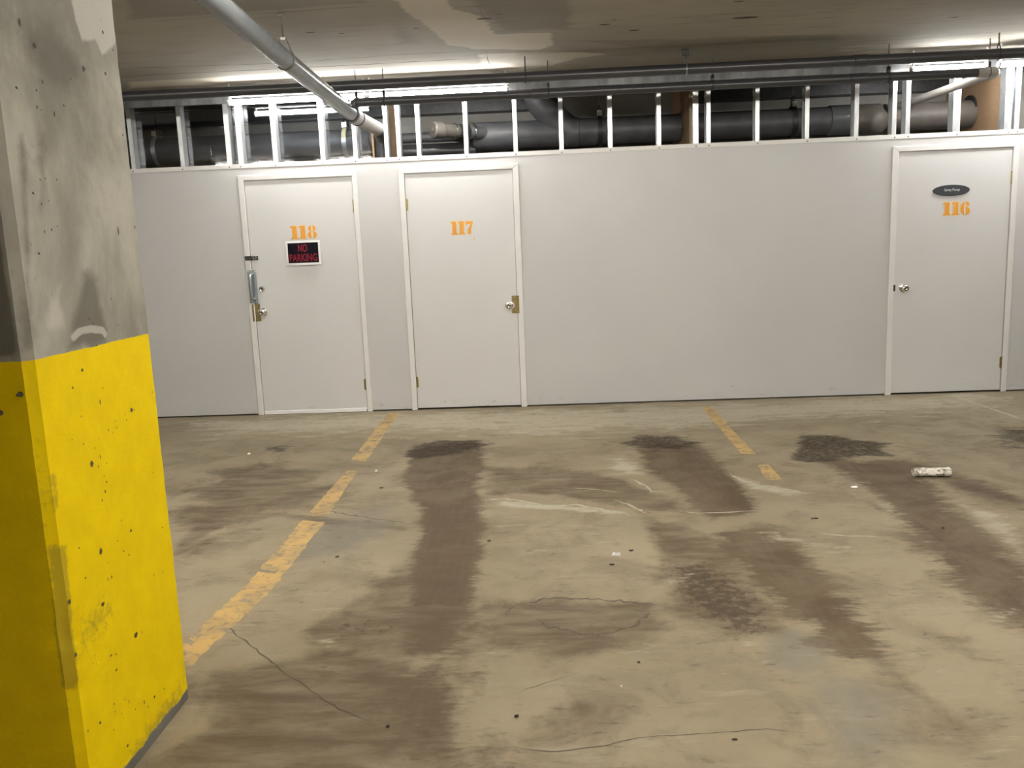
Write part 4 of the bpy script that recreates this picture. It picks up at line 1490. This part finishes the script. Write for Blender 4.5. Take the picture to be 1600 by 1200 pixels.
# ------------------------------------------------------------------ TUBE LIGHTS
TY, TZ = 7.21, 2.655


def tube_light(x0, x1, y, z, lab, mat, r=.021, group='tube lights along the storage wall'):
    t = empty('tube_light', ((x0 + x1) / 2, y, z), lab, 'tube light', group)
    MB().tube([(x0 + .012, y, z), (x1 - .012, y, z)], r, 20).build('tube', mat, t)
    for s, e in ((x0, x0 + .016), (x1 - .016, x1)):
        mb = MB()
        mb.tube([(s, y, z), (e, y, z)], r * 1.03, 18)
        mb.build('end_cap', M['housing'], t)
    mb = MB()
    zt = CEIL - .002
    mb.prism_y([(x0, z + .046), (x1, z + .046), (x1, z + .075), (x0, z + .075)][::-1], y - .045, y + .045)
    for xx in (x0 + .02, x1 - .02):
        mb.box(xx - .006, xx + .006, y - .012, y + .012, z - r * .6, z + .047)
        mb.box(xx - .004, xx + .004, y - .004, y + .004, z + .074, zt)
    mb.build('housing', M['housing'], t, smooth=False)
    return t


tube_light(-2.560, -1.412, TY, TZ, 'lit white tube light above door 118, left of the sloping pipe', M['tube'])
tube_light(-1.404, -.255, TY, TZ, 'lit white tube light above door 117, right of the sloping pipe', M['tube'])
tube_light(2.930, 3.535, TY, TZ, 'short lit white tube light above door 116', M['tube'])
tube_light(3.545, 4.70, TY - .12, TZ - .012, 'lit white tube light running off the right edge of the photo', M['tube'], .021)
tube_light(4.72, 5.88, TY - .12, TZ - .012, 'lit white tube light farther right along the wall, out of view', M['tube'], .021)
# unseen ceiling lamps in front of the stalls; the rows after them are added fill
for i, (x0, y) in enumerate(((-1.9, 4.25), (-.4, 4.25), (1.2, 4.25), (2.8, 4.25), (4.4, 4.25), (6.0, 4.25))):
    tube_light(x0, x0 + 1.2, y, 2.715, 'ceiling tube light over the stalls, %s from the left, out of view' % ORD[i], M['tube_far'], .017, 'tube lights over the stalls')
for i, (x0, y) in enumerate(((-4.9, 2.02), (-3.4, 2.02), (-1.9, 3.95), (-.4, 3.95))):  # added fill row, brightens the left part of the wall
    tube_light(x0, x0 + 1.2, y, 2.715, 'second-row ceiling tube light over the stalls, %s from the left, out of view' % ORD[i], M['tube_near'] if i < 2 else M['tube_left'], .021, 'tube lights over the left stalls')
for i, (x0, y) in enumerate(((.5, 1.9), (2.2, 1.9), (.5, -.4), (3.6, -.4))):  # added fill tubes, brighten the pillar faces and near floor
    tube_light(x0, x0 + 1.2, y, 2.715, 'ceiling tube light over the driving aisle, %s, out of view' % ('in front of the pillar side', 'right of the pillar', 'behind the viewer', 'behind the viewer on the right')[i], M['tube_near'] if i < 2 else M['tube_left'], .021, 'tube lights over the aisle')

# ------------------------------------------------------------------ LITTER
c = on_z(1455, 744)
mb = MB()
n, mlen = 26, 22
L, r0 = .200, .031
vs, fs = [], []
ang = math.radians(-4)
for j in range(mlen + 1):
    s = j / mlen
    for k in range(n):
        t = 2 * PI * k / n
        rr = r0 * (1 + .10 * (s - .5)) * (1 + .20 * (vnoise(s * 8 + 3, k * .55) - .5) + .10 * (vnoise(s * 19, k * 1.3 + 7) - .5))
        yy = rr * 1.15 * math.cos(t)
        zz = max(0.0015, r0 * .80 + rr * .80 * math.sin(t))
        xx = (s - .5) * L + .004 * (vnoise(k * .8, 2.2) - .5)
        vs.append((c[0] + xx * math.cos(ang) - yy * math.sin(ang), c[1] + xx * math.sin(ang) + yy * math.cos(ang), zz))
for j in range(mlen):
    for k in range(n):
        k2 = (k + 1) % n
        fs.append((j * n + k, j * n + k2, (j + 1) * n + k2, (j + 1) * n + k))
fs += [tuple(range(n))[::-1], tuple(mlen * n + k for k in range(n))]
o = mb.add(vs, fs).build('crushed_cup', M['litter'], angle=60)
tag(o, 'crushed dirty white paper cup lying on the floor before door 116', 'litter')


def scrap(name, px, py, w, h, mat, lab, cat, hz=.006):
    c = on_z(px, py)
    mb = MB()
    n = 9
    top, bot = [], []
    for k in range(n):
        t = 2 * PI * k / n
        q = rng.uniform(.6, 1.1)
        bot.append((c[0] + w / 2 * q * math.cos(t), c[1] + h / 2 * q * math.sin(t), .0015))
        top.append((c[0] + w / 2 * q * .8 * math.cos(t), c[1] + h / 2 * q * .8 * math.sin(t), hz * rng.uniform(.5, 1.2) + .0015))
    vs = bot + top + [(c[0], c[1], hz * 1.1)]
    fs = [tuple(range(n))[::-1]] + [(k, (k + 1) % n, (k + 1) % n + n, k + n) for k in range(n)] + [(n + k, n + (k + 1) % n, 2 * n) for k in range(n)]
    return tag(mb.add(vs, fs).build(name, mat, smooth=False), lab, cat)


scrap('paper_scrap', 963, 868, .052, .020, M['sign_white'], 'tiny crumpled white paper scrap in the middle of the floor', 'litter', .012)
scrap('paper_scrap', 1335, 762, .040, .022, M['sign_white'], 'tiny white paper scrap left of the crushed cup', 'litter', .008)
scrap('pebble', 588, 737, .022, .020, M['stone'], 'small white pebble right of the left yellow stripe', 'pebble', .012)
scrap('pebble', 389, 710, .022, .018, M['stone'], 'small pale pebble left of the left yellow stripe', 'pebble', .010)
scrap('pebble', 971, 1074, .010, .010, M['stone'], 'tiny pale pebble in the bottom middle of the floor', 'pebble', .006)
for px, py, w, h, lab in ((986, 861, .026, .016, 'dark crumb right of the white scrap in mid floor'), (956, 883, .022, .012, 'dark crumb just below the white scrap in mid floor'), (764, 846, .020, .014, 'dark crumb by the right edge of the left tyre track'), (1473, 826, .026, .016, 'dark crumb on the right tyre track below the crushed cup'), (1273, 811, .05, .014, 'dark twig between the two right tyre tracks'), (606, 1136, .016, .014, 'dark crumb near the end of the long floor crack'), (998, 1036, .014, .012, 'dark crumb below the oval floor patch'), (807, 1120, .018, .013, 'dark crumb at the bottom middle of the floor'), (527, 871, .020, .014, 'dark crumb between the yellow stripe and left tyre track'), (1148, 1157, .020, .004, 'thin dark twig at the bottom right of the floor'), (596, 763, .03, .01, 'dark twig right of the yellow stripe under the pebble')):
    scrap('floor_crumb', px, py, w, h, M['twig'], lab, 'crumb', .006)

# ------------------------------------------------------------------ world, camera, view
w = bpy.data.worlds.new('World')
SC.world = w
w.use_nodes = True
w.node_tree.nodes['Background'].inputs[0].default_value = (.6, .6, .6, 1)
w.node_tree.nodes['Background'].inputs[1].default_value = .02

cam = bpy.data.cameras.new('camera')
cam.sensor_fit = 'HORIZONTAL'
cam.sensor_width = 36.0
cam.lens = F_PX / 1600 * 36.0
cam.clip_start = .05
cam.clip_end = 100
co = bpy.data.objects.new('camera', cam)
COL.objects.link(co)
m3 = Matrix((tuple(RIGHT), tuple(UP), tuple(-FWD))).transposed()
co.matrix_world = Matrix.Translation(Vector(EYE)) @ m3.to_4x4()
SC.camera = co

SC.view_settings.view_transform = 'Standard'
SC.view_settings.look = 'None'
SC.view_settings.gamma = 1.0
SC.view_settings.exposure = 1.54
SC.view_settings.use_curve_mapping = False
